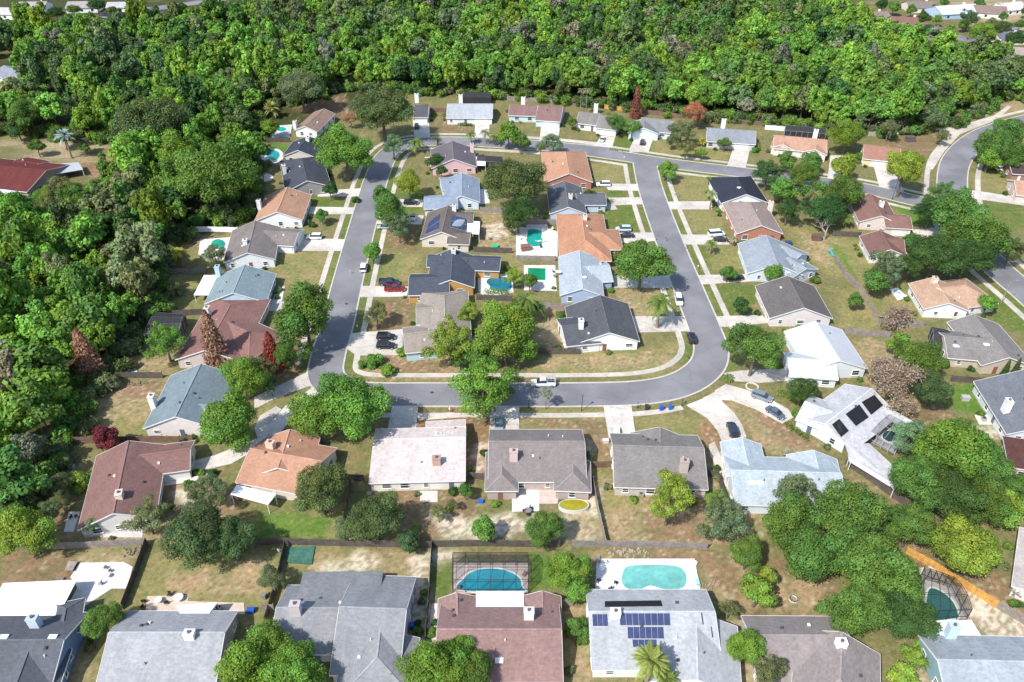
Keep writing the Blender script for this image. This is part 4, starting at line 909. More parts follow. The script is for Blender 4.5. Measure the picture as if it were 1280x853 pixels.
def tree(px, py, rpx, c='g', kind=None, hc=None, label=None, noun='tree', lean=0):
    # crown centre pixel and crown radius in pixels of the photograph -> place, size and height of the tree
    rm = rpx / 6.0
    for _ in range(4):
        H = hc if hc is not None else 1.1 + rm * (1.0 if kind != 'bush' else .35)
        if kind == 'bush': H = rm * .5
        p = G(px, py, H); rm = rpx / scale_at(p, H) * 1.0
    if kind is None: kind = 'broad' if rm > 4.2 else ('small' if rm > 1.8 else 'bush')
    if kind == 'oak' and rm < 3: kind = 'small'
    vm, tm = random.choice(VAR[kind]); fz = {'broad': 1.0, 'oak': .95, 'airy': 1, 'small': 1.0, 'bush': .9}.get(kind, 1)
    if kind == 'bush' or rm < 1.4: name, noun = 'bush', 'bush'
    else: name = 'tree' if kind != 'oak' else 'oak_tree'
    noun_ = 'oak tree' if kind == 'oak' else noun
    root = empty(name, (p[0], p[1], 0), 0, label or place_label(DESC[c], p, noun_), 'bush' if noun == 'bush' else 'tree', 'shrubs in the gardens' if noun == 'bush' else 'trees in the gardens and streets')
    cr = bpy.data.objects.new('crown', vm); COL.objects.link(cr); cr.parent = root; cr.location = (0, 0, H); rz = random.uniform(0, 6.28)
    cr.rotation_euler = (0, 0, rz); cr.scale = (rm, rm, rm * fz); cr.color = jcol(COLS[c], .1)
    if noun != 'bush':
        t = bpy.data.objects.new('trunk', tm); COL.objects.link(t); t.parent = root; t.location = (0, 0, H); t.rotation_euler = (0, 0, rz); t.scale = (rm, rm, max(rm, (H + .2) / 3.0 if H / rm < 3 else H / 3.0))
        # keep the trunk foot at the ground
        t.scale[2] = (H + .1) / 3.0 if (H + .1) / 3.0 > .2 * rm else .2 * rm
    TREES.append((p, rm)); return root
T = [ # px, py, radius px, colour, kind
 (440, 505, 52, 'v', 'broad'), (398, 520, 40, 'v', 'broad'), (605, 482, 48, 'v', 'airy'), (618, 492, 24, 'g', 'airy'), (632, 412, 46, 'v', 'broad'), (562, 425, 34, 'y', 'airy'), (655, 436, 22, 'v', 'small'), (600, 442, 22, 'g', 'small'), (575, 448, 14, 'g', 'small'), (662, 350, 12, 'g', 'small'), (700, 395, 8, 'g', 'bush'), (1070, 375, 12, 'g', 'small'), (1020, 350, 8, 'g', 'bush'), (1140, 300, 14, 'g', 'small'), (1255, 425, 8, 'g', 'bush'), (1180, 455, 10, 'g', 'bush'), (20, 640, 20, 'g', 'small'), (70, 605, 18, 'o', 'airy'), (75, 625, 16, 'o', 'airy'), (1085, 20, 9, 'd', 'oak'), (1160, 36, 8, 'D', 'small'), (1218, 60, 10, 'v', 'oak'), (1190, 34, 5, 'g', 'small'), (1225, 4, 8, 'g', 'small'), (1180, 2, 7, 'g', 'small'), (1255, 20, 7, 'g', 'small'), (287, 528, 44, 'v', 'broad'), (303, 470, 32, 'v', 'broad'),
 (380, 392, 45, 'g', 'broad', 11), (400, 610, 40, 'd', 'oak'), (470, 645, 38, 'd', 'oak'), (245, 668, 46, 'd', 'oak'), (290, 672, 34, 'd', 'oak'), (183, 645, 27, 'o', 'airy'), (258, 612, 27, 'o', 'airy'),
 (945, 432, 38, 'g', 'broad', 9), (803, 327, 38, 'g', 'broad'), (645, 228, 42, 'd', 'oak'), (648, 265, 26, 'D', 'oak'), (432, 187, 37, 'v', 'broad'), (478, 137, 40, 'd', 'oak'), (376, 108, 31, 'o', 'oak'),
 (190, 152, 48, 'd', 'oak'), (262, 218, 54, 'g', 'broad'), (222, 195, 36, 'v', 'broad'),
 (312, 828, 50, 'v', 'broad'), (370, 838, 44, 'v', 'broad'), (341, 815, 40, 'v', 'broad'), (568, 822, 34, 'v', 'broad'), (78, 168, 16, 'g', 'broad'), (155, 176, 14, 'D', 'small'), (92, 244, 22, 'g', 'broad'), (60, 246, 18, 'v', 'broad'), (128, 234, 16, 'g', 'broad'), (20, 158, 16, 'D', 'small'), (545, 832, 44, 'v', 'broad'), (592, 842, 34, 'g', 'broad'), (681, 660, 28, 'g', 'broad'), (710, 710, 30, 'v', 'broad'), (722, 738, 20, 'v', 'small'), (604, 660, 20, 'v', 'small'), (722, 782, 16, 'g', 'small'), (728, 800, 10, 'g', 'bush'),
 (838, 620, 34, 'y', 'airy', 8), (905, 648, 34, 'o', 'airy'), (935, 690, 26, 'g', 'broad'), (985, 650, 42, 'g', 'broad'), (1060, 640, 52, 'g', 'oak'), (1020, 690, 46, 'g', 'broad'), (1100, 705, 52, 'g', 'broad'), (1075, 760, 44, 'g', 'broad'), (1135, 770, 38, 'D', 'oak'), (1140, 655, 36, 'g', 'broad'), (1000, 615, 30, 'o', 'airy'),
 (1190, 560, 52, 'v', 'broad'), (1150, 600, 40, 'g', 'broad'), (1232, 575, 36, 'g', 'broad'), (1190, 620, 42, 'D', 'oak'), (1240, 625, 32, 'g', 'broad'), (1140, 545, 28, 'k', 'airy'), (1205, 683, 46, 'y', 'broad'), (1262, 630, 26, 'y', 'small'), (1275, 610, 26, 'g', 'broad'),
 (1148, 446, 30, 'g', 'broad'), (1165, 485, 28, 'd', 'oak'), (1125, 430, 18, 'v', 'small'), (1003, 487, 21, 'D', 'oak'), (932, 808, 28, 'v', 'broad'), (962, 838, 26, 'o', 'airy'), (948, 738, 26, 'y', 'small'), (912, 760, 14, 'o', 'airy'), (1026, 760, 9, 'v', 'bush'), (1142, 820, 16, 'y', 'small'), (1130, 845, 22, 'y', 'small'),
 (477, 243, 15, 'g', 'small'), (486, 262, 27, 'g', 'broad'), (498, 282, 20, 'o', 'airy'), (465, 313, 15, 'v', 'small'), (511, 228, 22, 'y', 'airy'), (470, 392, 18, 'o', 'airy'), (491, 181, 16, 'k', 'airy'),
 (980, 235, 20, 'v', 'small'), (1005, 218, 20, 'g', 'broad'), (1055, 240, 28, 'g', 'broad'), (1030, 262, 26, 'D', 'broad'), (960, 215, 22, 'D', 'airy'), (1022, 240, 20, 'g', 'small'), (985, 262, 18, 'D', 'airy'),
 (1165, 262, 24, 'D', 'broad'), (1195, 268, 40, 'g', 'broad'), (1225, 298, 40, 'g', 'broad'), (1170, 318, 36, 'D', 'oak'), (1208, 322, 34, 'D', 'oak'), (1110, 335, 26, 'o', 'airy'), (1095, 350, 20, 'g', 'small'), (1140, 330, 22, 'D', 'oak'), (1265, 310, 20, 'd', 'airy'), (1180, 238, 16, 'g', 'airy'),
 (1133, 208, 28, 'y', 'broad', 11), (1060, 167, 24, 'v', 'broad'), (1055, 206, 20, 'y', 'small'), (1015, 200, 16, 'g', 'small'), (985, 200, 14, 'g', 'small'), (1240, 182, 24, 'g', 'broad'), (1262, 165, 24, 'g', 'broad'), (1238, 198, 16, 'v', 'small'), (1272, 195, 20, 'g', 'broad'),
 (770, 152, 15, 'g', 'airy'), (790, 160, 12, 'v', 'airy'), (852, 163, 18, 'o', 'airy'), (858, 185, 12, 'o', 'airy'), (906, 178, 9, 'g', 'small'), (636, 166, 18, 'v', 'small'), (651, 176, 14, 'g', 'small'), (692, 178, 14, 'k', 'airy'), (676, 184, 8, 'k', 'airy'), (835, 211, 14, 'v', 'small'), (944, 188, 6, 'g', 'bush'),
 (337, 158, 14, 'v', 'small'), (412, 236, 12, 'D', 'small'), (402, 268, 10, 'g', 'small'), (391, 281, 6, 'D', 'bush'), (100, 603, 20, 'v', 'bush'), (32, 662, 40, 'y', 'broad'), (60, 640, 16, 'o', 'airy'), (128, 775, 26, 'g', 'oak'), (116, 655, 13, 'k', 'airy'),
 (205, 425, 28, 'v', 'airy'), (268, 318, 18, 'o', 'airy'), (1235, 378, 14, 'v', 'small'), (927, 380, 13, 'D', 'small'), (967, 340, 15, 'v', 'small'), (910, 340, 11, 'g', 'small'), (737, 243, 9, 'D', 'small'), (582, 612, 12, 'g', 'small'), (510, 676, 17, 'd', 'oak'), (433, 662, 20, 'o', 'airy'), (338, 722, 20, 'o', 'airy'), (1083, 292, 0.1, 'g', 'bush'),
 (545, 200, 12, 'D', 'small'), (552, 213, 9, 'D', 'small'), (503, 440, 10, 'v', 'bush'), (486, 463, 13, 'v', 'bush'), (468, 450, 14, 'v', 'bush'), (453, 455, 8, 'v', 'bush'), (683, 492, 10, 'm', 'airy', 4.6), (520, 660, 7, 'y', 'bush'), (548, 640, 12, 'o', 'airy'), (566, 630, 8, 'o', 'airy'), (562, 635, 6, 'y', 'bush'), (640, 282, 10, 'o', 'airy'), (642, 345, 14, 'y', 'airy'), (585, 390, 16, 'y', 'airy'), (650, 385, 20, 'g', 'airy'),
 (320, 462, 24, 'o', 'airy'), (365, 440, 24, 'g', 'airy'), (338, 482, 12, 'k', 'airy'), (265, 592, 8, 'D', 'bush'), (245, 590, 6, 'g', 'bush'), (1005, 322, 8, 'g', 'bush'), (968, 290, 8, 'D', 'bush'), (1178, 305, 16, 'D', 'oak'), (870, 555, 0.1, 'g', 'bush'), (935, 485, 0.1, 'v', 'bush'), (445, 250, 7, 'D', 'bush'), (1020, 165, 0.1, 'g', 'bush'), (600, 640, 0.1, 'g', 'bush'),
 (895, 625, 16, 'v', 'airy'), (960, 720, 16, 'y', 'small'), (975, 580, 12, 'm', 'bush'), (1150, 810, 12, 'v', 'bush'), (840, 176, 9, 'o', 'airy'), (877, 190, 8, 'y', 'small'), (715, 152, 8, 'g', 'small'), (1075, 195, 8, 'g', 'bush'), (1245, 205, 10, 'v', 'bush'), (1112, 160, 14, 'o', 'airy'), (1165, 148, 16, 'o', 'airy'), (1178, 170, 10, 'o', 'airy'), (745, 365, 0.1, 'g', 'bush'),
 (30, 185, 0.1, 'o', 'airy'), (45, 182, 12, 'g', 'small'), (8, 130, 22, 'g', 'broad'), (35, 140, 26, 'g', 'broad'), (75, 240, 24, 'o', 'airy'), (105, 185, 8, 'g', 'small'), (430, 668, 10, 'y', 'bush'), (345, 275, 0.1, 'o', 'bush'), (245, 108, 22, 'v', 'broad'), (940, 795, 0.1, 'v', 'bush'),
 (1252, 35, 12, 'd', 'oak'), (1227, 40, 16, 'v', 'broad'), (1212, 22, 14, 'd', 'airy'), (1155, 22, 10, 'D', 'broad'), (1118, 8, 10, 'v', 'small'), (1270, 48, 14, 'D', 'oak'), (1272, 82, 18, 'd', 'oak'), (172, 8, 9, 'o', 'oak'), (228, 10, 9, 'D', 'oak'), (195, 22, 6, 'D', 'small'), (262, 18, 14, 'o', 'broad'), (25, 12, 12, 'd', 'oak'), (120, 6, 12, 'D', 'oak'), (1168, 10, 6, 'd', 'small'), (1290, 30, 10, 'd', 'oak'),
 (1050, 815, 8, 'o', 'bush'), (1103, 6, 9, 'D', 'oak'), (1140, 12, 8, 'g', 'small'), (1172, 24, 7, 'v', 'small'), (1240, 28, 9, 'o', 'small'), (1205, 30, 8, 'g', 'small'), (1285, 12, 9, 'D', 'small'), (1275, 30, 8, 'g', 'small'), (1238, 45, 9, 'g', 'small'), (1120, 34, 10, 'd', 'oak'), (1095, 32, 9, 'g', 'oak'), (1183, 60, 11, 'o', 'oak'), (70, 16, 10, 'D', 'oak'), (92, 12, 9, 'g', 'oak'), (140, 14, 8, 'd', 'oak'), (50, 22, 10, 'd', 'oak'), (305, 8, 12, 'g', 'oak'), (345, 6, 9, 'v', 'small'), (1020, 4, 9, 'g', 'oak'), (1050, 8, 9, 'd', 'oak'), (1076, 14, 9, 'v', 'oak'), (1010, 832, 8, 'g', 'bush'), (20, 705, 0.1, 'o', 'bush'),
]
for t in T:
    if t[2] < 1: continue
    tree(*t[:5], hc=t[5] if len(t) > 5 else None)
# ---- planting against the house walls
rp = random.Random(21)
def free(p):
    X = np.array([p[0]]); Y = np.array([p[1]])
    if any(inpoly(X, Y, d)[0] for d in DRVP): return False
    if any(np.min(np.linalg.norm(L - p, axis=1)) < 8.5 for L in (dL, dN, dE)): return False
    return not any(wing_z(W, p) > 0 for h in HOUSES for W in h['ws'])
for h in HOUSES:
    if not h['short']: continue
    kinds = [('g', 'clipped mid green'), ('D', 'low dark green'), ('v', 'loose bright green'), ('o', 'dusty olive')]; n = 0
    for tr in range(40):
        W = rp.choice(h['ws']); k = rp.randrange(4); a, b = W['wallc'][k], W['wallc'][(k + 1) % 4]; d = (b - a) / np.linalg.norm(b - a); nn = np.array([d[1], -d[0]]); p = a + (b - a) * rp.uniform(.05, .95) + nn * rp.uniform(1.2, 1.9)
        v = -p / np.linalg.norm(p)
        if np.dot(v, nn) < -.2 or not free(p): continue
        c, nm = kinds[n]; rad = rp.uniform(.6, 1.15); root = empty('bush', (*p, 0), 0, f"{nm} shrub against the wall of the {h['short']}", 'bush', 'shrubs planted against house walls')
        o = bpy.data.objects.new('crown', VAR['bush'][n % 2][0]); COL.objects.link(o); o.parent = root; o.location = (0, 0, rad * .6); o.scale = (rad * rp.uniform(1, 1.5), rad, rad); o.rotation_euler = (0, 0, rp.uniform(0, 6)); o.color = jcol(COLS[c], .1); n += 1
        if n == 4: break
# ---- hedges
def hedge(pts, w_, h, c, label):
    L = dens(np.array(poly(pts))); r = np.random.default_rng(int(pts[0][0])); n = len(L) * 90; k = r.integers(0, len(L), n)
    P = np.concatenate([L[k] + r.normal(0, w_ * .33, (n, 2)), np.abs(r.normal(h * .6, h * .3, (n, 1))).clip(.05, h)], 1)
    N = unit(np.array([0, 0, .5]) + r.normal(size=P.shape) * .7); tv = r.uniform(.7, 1.3, (n, 1)) * np.ones((1, 3)); V, Q = quads(P, N, r.uniform(.1, .2, n), r)
    b = P[0].copy(); b[2] = 0; me = np_mesh('hedge', V - b, Q, tv, [LEAF]); o = bpy.data.objects.new('hedge', me); COL.objects.link(o); o.location = b; o.color = jcol(COLS[c]); tag(o, label, 'hedge')
hedge([(985, 534), (1013, 553)], 1.4, 1.3, 'g', 'clipped hedge along the aqua wall of the white angled house')
hedge([(976, 492), (1003, 508)], 2.6, 1.0, 'v', 'low bright hedge at the corner of the white angled house')
hedge([(755, 253), (768, 254)], 2.2, 1.2, 'g', 'rounded hedge beside the path of the dark slate house')
hedge([(608, 368), (638, 368)], 1.6, 1.6, 'v', 'trimmed hedge in front of the teal pool')
hedge([(575, 157), (592, 158)], 1.2, 1.0, 'D', 'dark hedge under the windows of the pale grey house by the woodland')
# ---- cypress cones, bare trees, palms
def cone_arrays(seed, n=5200):
    r = np.random.default_rng(seed); z = r.uniform(0, 1, n) ** 1.25; a = r.uniform(0, 6.28, n); tiers = 1 + .34 * np.sin(z * 46 + np.sin(a * 3 + seed) * 3) * np.sin(a * 5 + z * 20) + .15 * np.sin(a * 2 + seed); rad = (1 - z) ** .62 * (.3 + .75 * r.random(n) ** .55) * tiers
    P = np.stack([np.cos(a) * rad, np.sin(a) * rad, z * 4.4], 1); N = unit(np.stack([np.cos(a), np.sin(a), np.full(n, .5)], 1) + r.normal(size=P.shape) * .5)
    V, Q = quads(P, N, r.uniform(.05, .12, n), r); tv = r.uniform(.55, 1.4, (n, 1)); return V, Q, tv * np.ones((1, 3))
CONE = [np_mesh('crown', *cone_arrays(k), [LEAF]) for k in (1, 2)]
def cypress(bx, by, w_px, h_px, col, label, noun='cypress_tree'):
    p = G(bx, by); s = scale_at(p); rm = w_px / 2 / s; vs = s * math.cos(math.atan2(CAM_H, np.linalg.norm(p))); H = h_px / vs * .93
    root = empty(noun, (*p, 0), 0, label, 'tree', 'conical cypress trees' if noun == 'cypress_tree' else None); o = bpy.data.objects.new('crown', random.choice(CONE)); COL.objects.link(o); o.parent = root; o.location = (0, 0, .6); o.scale = (rm, rm, (H - .6) / 4.4); o.color = jcol(col, .05)
    mb = MB(); mb.cyl((0, 0, 0), (0, 0, H * .8), .2, .05, 6); mb.build('trunk', BARK, root)
cypress(118, 473, 33, 68, COLS['r'], 'broad rust red cypress at the edge of the left woodland')
cypress(274, 458, 30, 74, COLS['r'], 'tall rust red cypress in front of the maroon brown hipped house')
cypress(344, 462, 24, 50, (.25, .06, .045, 1), 'shorter dark red cypress beside the left street corner')
cypress(794, 148, 13, 42, (.30, .10, .07, 1), 'slender rust red cypress behind the houses by the woodland')
cypress(1253, 472, 8, 26, COLS['D'], 'narrow green cypress beside the beige gable at the right')
cypress(1266, 470, 8, 26, COLS['D'], 'second narrow green cypress further from the beige gable')
tree(869, 140, 18, 'r', 'airy', label='rust red feathery tree behind the grey house with the blue garage')
tree(438, 148, 10, 'r', 'airy', label='small rust red tree beside the brown house by the woodland')
tree(132, 546, 21, 'R', 'small', label='purple leaved tree against the fence of the mauve house')
def bare_tree(px, py, rpx, hc, twigs, label, col=None, leafy=0):
    p = G(px, py, hc); rm = rpx / scale_at(p, hc); r = random.Random(int(px)); root = empty('bare_tree', (*p, 0), 0, label, 'tree'); mb = MB(); ends = []
    def br(a, d, L, rad, lv):
        b = a + d * L; mb.cyl(a, b, rad, rad * .6, 5, cap=False)
        if lv == 0: ends.append(b); return
        for _ in range(3 if lv > 1 else 4):
            nd = unit(d + np.array([r.uniform(-1, 1), r.uniform(-1, 1), r.uniform(-.35, .7)]) * .85); br(b, nd, L * r.uniform(.6, .85), rad * .55, lv - 1)
    br(np.array([0, 0, 0.]), np.array([0, 0, 1.]), hc * .45, .28, twigs); bo_ = mb.build('branches', PALEBARK, root); EE = np.array(ends); sc = min(2.2, rm / max(1, np.percentile(np.linalg.norm(EE[:, :2], axis=1), 92))); bo_.scale = (sc, sc, 1)
    if leafy:
        rr = np.random.default_rng(3); E = np.array(ends); k = rr.integers(0, len(E), leafy); P = E[k] + rr.normal(0, .55, (leafy, 3))
        V, Q = quads(P, unit(rr.normal(size=P.shape) + [0, 0, .6]), rr.uniform(.09, .2, leafy), rr); t = rr.uniform(.5, 1.5, (leafy, 1)) * np.ones((1, 3)); o = bpy.data.objects.new('crown', np_mesh('crown', V, Q, t, [LEAF])); COL.objects.link(o); o.parent = root; o.scale = (sc, sc, 1); o.color = (*col, 1)
bare_tree(1102, 464, 36, 6.5, 5, 'large brown blossoming bare tree behind the white roofed house at the bend', (.34, .26, .20), 5000)
bare_tree(1120, 500, 23, 4.5, 5, 'smaller brown tree below the large blossoming one', (.36, .28, .2), 2000)
bare_tree(1035, 280, 22, 5.5, 4, 'dead grey leafless tree beside the tall palms right of the street')
bare_tree(1128, 396, 22, 3.5, 4, 'thin brown leafless shrub tree by the tan orange roofed house', (.3, .22, .18), 1200)
bare_tree(1272, 735, 12, 2.5, 3, 'small leafless bush beside the beige roofed house')
bare_tree(955, 815, 14, 3.5, 4, 'pale leafless tree left of the taupe house with the white chimney')
bare_tree(1105, 150, 20, 4.5, 4, 'pale grey leafless tree at the edge of the upper woodland', (.28, .27, .2), 1500)
def frond_mesh(seed, n=22, L=1.0, droop=1.0, wide=.16, up=.6):
    r = np.random.default_rng(seed); V = []; Q = []; T_ = []
    for k in range(n):
        a = 2.4 * k + r.uniform(-.2, .2); el = up * r.uniform(-.4, 1.2); d = np.array([math.cos(a), math.sin(a)]); LL = L * r.uniform(.8, 1.1); segs = 9; pts = []
        for i in range(segs + 1):
            t = i / segs; x = LL * t * math.cos(el) * (1 - .12 * t); z = LL * (t * math.sin(el) - droop * .55 * t * t); pts.append(np.array([d[0] * x, d[1] * x, z]))
        side = np.array([-d[1], d[0], 0]); tv = r.uniform(.7, 1.3)
        for i in range(segs):
            for s in (-1, 1):
                for q in range(2):
                    t = (i + q * .5 + .3) / segs; w = wide * math.sin(min(3.0, .35 + 2.6 * t)) * r.uniform(.8, 1.15); p0 = pts[i] * (1 - q * .5) + pts[i + 1] * q * .5; p1 = p0 + (pts[i + 1] - pts[i]) * .42; fw = (pts[i + 1] - pts[i]) * .8
                    k0 = len(V); V += [p0, p1, p1 + side * s * w + fw - [0, 0, w * .45], p0 + side * s * w + fw - [0, 0, w * .5]]; Q.append([k0, k0 + 1, k0 + 2, k0 + 3]); T_.append([tv * r.uniform(.8, 1.2)] * 3)
    return np.array(V), np.array(Q), np.array(T_)
PALM = [np_mesh('fronds', *frond_mesh(5, 30, 1, 1.1, .13), [LEAF]), np_mesh('fronds', *frond_mesh(6, 70, 1, .6, .11, 1.0), [LEAF])]
PTR = mat('palm_bark', (.24, .19, .15), .95, .25, 1, 6, .25)
def palm(bx, by, tx, ty, rpx, c, label, kind=0, rt=.2):
    p = G(bx, by); s = scale_at(p); cosd = math.cos(math.atan2(CAM_H, np.linalg.norm(p))); H = max(1.2, (by - ty) / s / cosd * .95); H2 = H; rm = rpx / scale_at(p, H)
    root = empty('palm_tree', (*p, 0), 0, label, 'palm tree'); o = bpy.data.objects.new('fronds', PALM[kind]); COL.objects.link(o); o.parent = root; o.location = (0, 0, H); o.scale = (rm, rm, rm); o.rotation_euler = (0, 0, random.uniform(0, 6)); o.color = (*c, 1)
    mb = MB(); mb.cyl((0, 0, -.05), (0, 0, H * .5), rt * 1.3, rt, 8, cap=False); mb.cyl((0, 0, H * .5), (0, 0, H + .1), rt, rt * 1.1, 8); mb.build('trunk', PTR, root)
PG = (.15, .22, .05); PY = (.36, .34, .06); PD = (.08, .12, .05)
for a in [(821, 410, 823, 374, 22, PG, 'tall drooping palm at the corner of the charcoal corner house', 0, .35), (90, 198, 90, 168, 14, (.36, .46, .46), 'silvery blue fan palm in the clearing at the upper left', 1, .3), (109, 192, 106, 174, 9, PD, 'thin green palm right of the silvery blue one', 0),
          (230, 334, 230, 312, 13, PY, 'yellow green palm in the white fenced yard', 0), (342, 148, 339, 134, 13, (.3, .3, .1), 'golden palm above the kidney pool at the upper left', 1), (521, 190, 521, 176, 14, PG, 'palm with a yellow trunk at the head of the left street', 0, .35),
          (547, 184, 547, 173, 8, PD, 'small palm left of the pink gabled house chimney', 0), (589, 180, 588, 166, 9, PG, 'palm in front of the pale grey house by the woodland', 0), (607, 180, 606, 164, 10, (.26, .27, .16), 'faded palm between two green ones on the upper street', 0), (619, 182, 619, 170, 10, PG, 'green palm nearest the leafy tree on the upper street', 0),
          (658, 405, 657, 372, 20, PG, 'large palm behind the light blue grey house', 0, .3), (672, 400, 672, 382, 15, PG, 'smaller palm right of the large one behind the light blue grey house', 0), (1011, 272, 1015, 240, 13, (.19, .2, .08), 'tall shaggy palm behind the brick gabled house', 0), (1022, 276, 1026, 246, 12, PG, 'second tall shaggy palm nearer the dead tree', 0), (1056, 285, 1056, 270, 11, PG, 'low palm behind the beige gabled house', 0),
          (887, 262, 888, 240, 9, (.25, .3, .14), 'pale palm at the front corner of the black roofed house', 0), (884, 235, 883, 222, 6, PG, 'slim palm on the lawn of the black roofed house', 0), (887, 318, 887, 302, 10, PG, 'palm in a round bed on the lawn of the blue grey stepped house', 0), (917, 308, 916, 297, 8, (.3, .28, .18), 'dry palm by the wall of the brick gabled house', 0), (922, 262, 921, 252, 7, PD, 'squat palm by the gable of the black roofed house', 1),
          (725, 146, 727, 112, 6, (.2, .22, .12), 'left of two tall thin palms behind the upper street', 0, .12), (732, 148, 734, 112, 7, (.24, .24, .14), 'right of two tall thin palms behind the upper street', 0, .12), (830, 135, 829, 108, 11, PG, 'palm rising out of the woodland behind the upper street', 0), (807, 862, 802, 826, 28, (.27, .32, .08), 'big fan palm in front of the solar panelled grey house', 1, .35), (828, 870, 828, 848, 20, (.2, .26, .06), 'lower fan palm right of the big one in the bottom row', 1, .35),
          (1147, 838, 1147, 826, 12, (.16, .22, .06), 'small palm beside the teal gabled corner house', 1), (985, 575, 985, 568, 11, (.3, .3, .2), 'spiky pale yucca on the brown lawn by the curved drive', 1, .12), (916, 162, 916, 160, .5, PG, '', 0), (635, 408, 640, 395, 9, PG, 'small palm beside the vivid tree in the inner block', 0), (948, 178, 948, 176, .5, PG, '', 0), (1215, 450, 1214, 444, 6, PG, 'tiny palm at the porch of the grey taupe house', 1), (910, 476, 914, 470, 9, PG, 'small palm at the kerb by the bend', 0), (877, 183, 876, 176, 7, PY, 'yellowish palm on the lawn right of the red tree', 1)]:
    if a[6]: palm(*a)
# ---------------------------------------------------------------- woodland
WOOD_TOP = [(-60, 50), (110, 50), (150, 48), (250, 42), (310, 28), (420, 10), (700, 2), (860, 6), (1000, 4), (1070, 36), (1110, 48), (1150, 68), (1205, 84), (1240, 92), (1310, 104), (1310, 120), (1255, 124), (1225, 142), (1185, 160), (1140, 168), (1060, 170), (980, 158), (880, 149), (800, 138), (740, 133), (640, 124), (560, 120), (480, 114), (430, 114), (400, 124), (345, 132), (326, 142), (314, 170), (314, 215), (312, 262), (300, 274), (240, 283), (204, 314), (200, 340), (190, 392), (160, 436), (120, 486), (92, 524), (68, 568), (58, 606), (28, 645), (-60, 668), (-60, 296), (60, 288), (112, 268), (140, 235), (176, 222), (182, 205), (165, 182), (40, 168), (-60, 168)]
HOLES = [[(95, 468), (145, 468), (145, 505), (95, 505)], [(985, 12), (1010, 8), (1025, 18), (1005, 24)], [(-60, 76), (38, 78), (42, 136), (-60, 136)], [(62, 132), (95, 132), (95, 165), (62, 165)], [(1040, 90), (1055, 88), (1058, 96), (1044, 98)]]
def woodland():
    P = poly(WOOD_TOP); hs = [poly(h) for h in HOLES]; r = np.random.default_rng(11); pts = []
    xs = [p[0] for p in P]; ys = [p[1] for p in P]; x0, x1, y0, y1 = min(xs), max(xs), min(ys), max(ys); d = 6.6
    for i, yy in enumerate(np.arange(y0, y1, d * .87)):
        for xx in np.arange(x0 + (i % 2) * d / 2, x1, d): pts.append((xx + r.uniform(-2.3, 2.3), yy + r.uniform(-2.3, 2.3)))
    pts = np.array(pts); m = inpoly(pts[:, 0], pts[:, 1], P)
    for h in hs: m &= ~inpoly(pts[:, 0], pts[:, 1], h)
    pts = pts[m]; keep = []
    for p in pts:
        q = project(*p, 6)
        if -35 < q[0] < 1315 and q[1] > -45 and all(np.linalg.norm(p - t[0]) > t[1] * .75 for t in TREES): keep.append(p)
    pts = np.array(keep); return pts[np.argsort(pts[:, 1] + np.abs(pts[:, 0]) * .1)]
WP = woodland()
WS = 1.18
WCOL = [COLS['v']] * 7 + [COLS['g']] * 5 + [COLS['d']] * 2 + [COLS['o']] * 2 + [(.15, .22, .03)] * 3 + [COLS['D']] * 3 + [(.21, .20, .13)]
WNAME = ['bright green', 'bright green', 'bright green', 'bright green', 'bright green', 'bright green', 'bright green'] + ['mid green'] * 5 + ['dark olive'] * 2 + ['greyish olive'] * 2 + ['lime green'] * 3 + ['deep green'] * 3 + ['dusty grey']
wmesh = []
for k, (me, tm) in enumerate(VAR['wood']):
    # crown plus trunk in one mesh for the trees of the wood, each about a dozen pixels wide
    V = np.empty(len(me.vertices) * 3, np.float32); me.vertices.foreach_get('co', V); V = V.reshape(-1, 3); Q = np.arange(len(V)).reshape(-1, 4); t = np.empty(len(Q) * 4, np.float32); me.attributes['tone'].data.foreach_get('color', t); t = t.reshape(-1, 4)[:, :3]
    mb = MB(); mb.cyl((0, 0, -2.1), (0, 0, 0), .05, .035, 4, cap=False); V2 = np.concatenate([V, np.array(mb.v)]); Q2 = np.concatenate([Q, np.array(mb.f) + len(V)]); t2 = np.concatenate([t, np.ones((4, 3))])
    mi = np.concatenate([np.zeros(len(Q)), np.ones(4)]); wmesh.append((V2 + [0, 0, 1.45], Q2, t2, np_mesh('woodland_tree', V2 + [0, 0, 1.45], Q2, t2, [LEAF, BARK], mi)))
rw = random.Random(5); NIND = 290; rest = []
def patchy(p): return math.sin(p[0] * .045 + 1.3) + math.sin(p[1] * .06 + p[0] * .02) + math.sin((p[0] - p[1]) * .03 + 2)
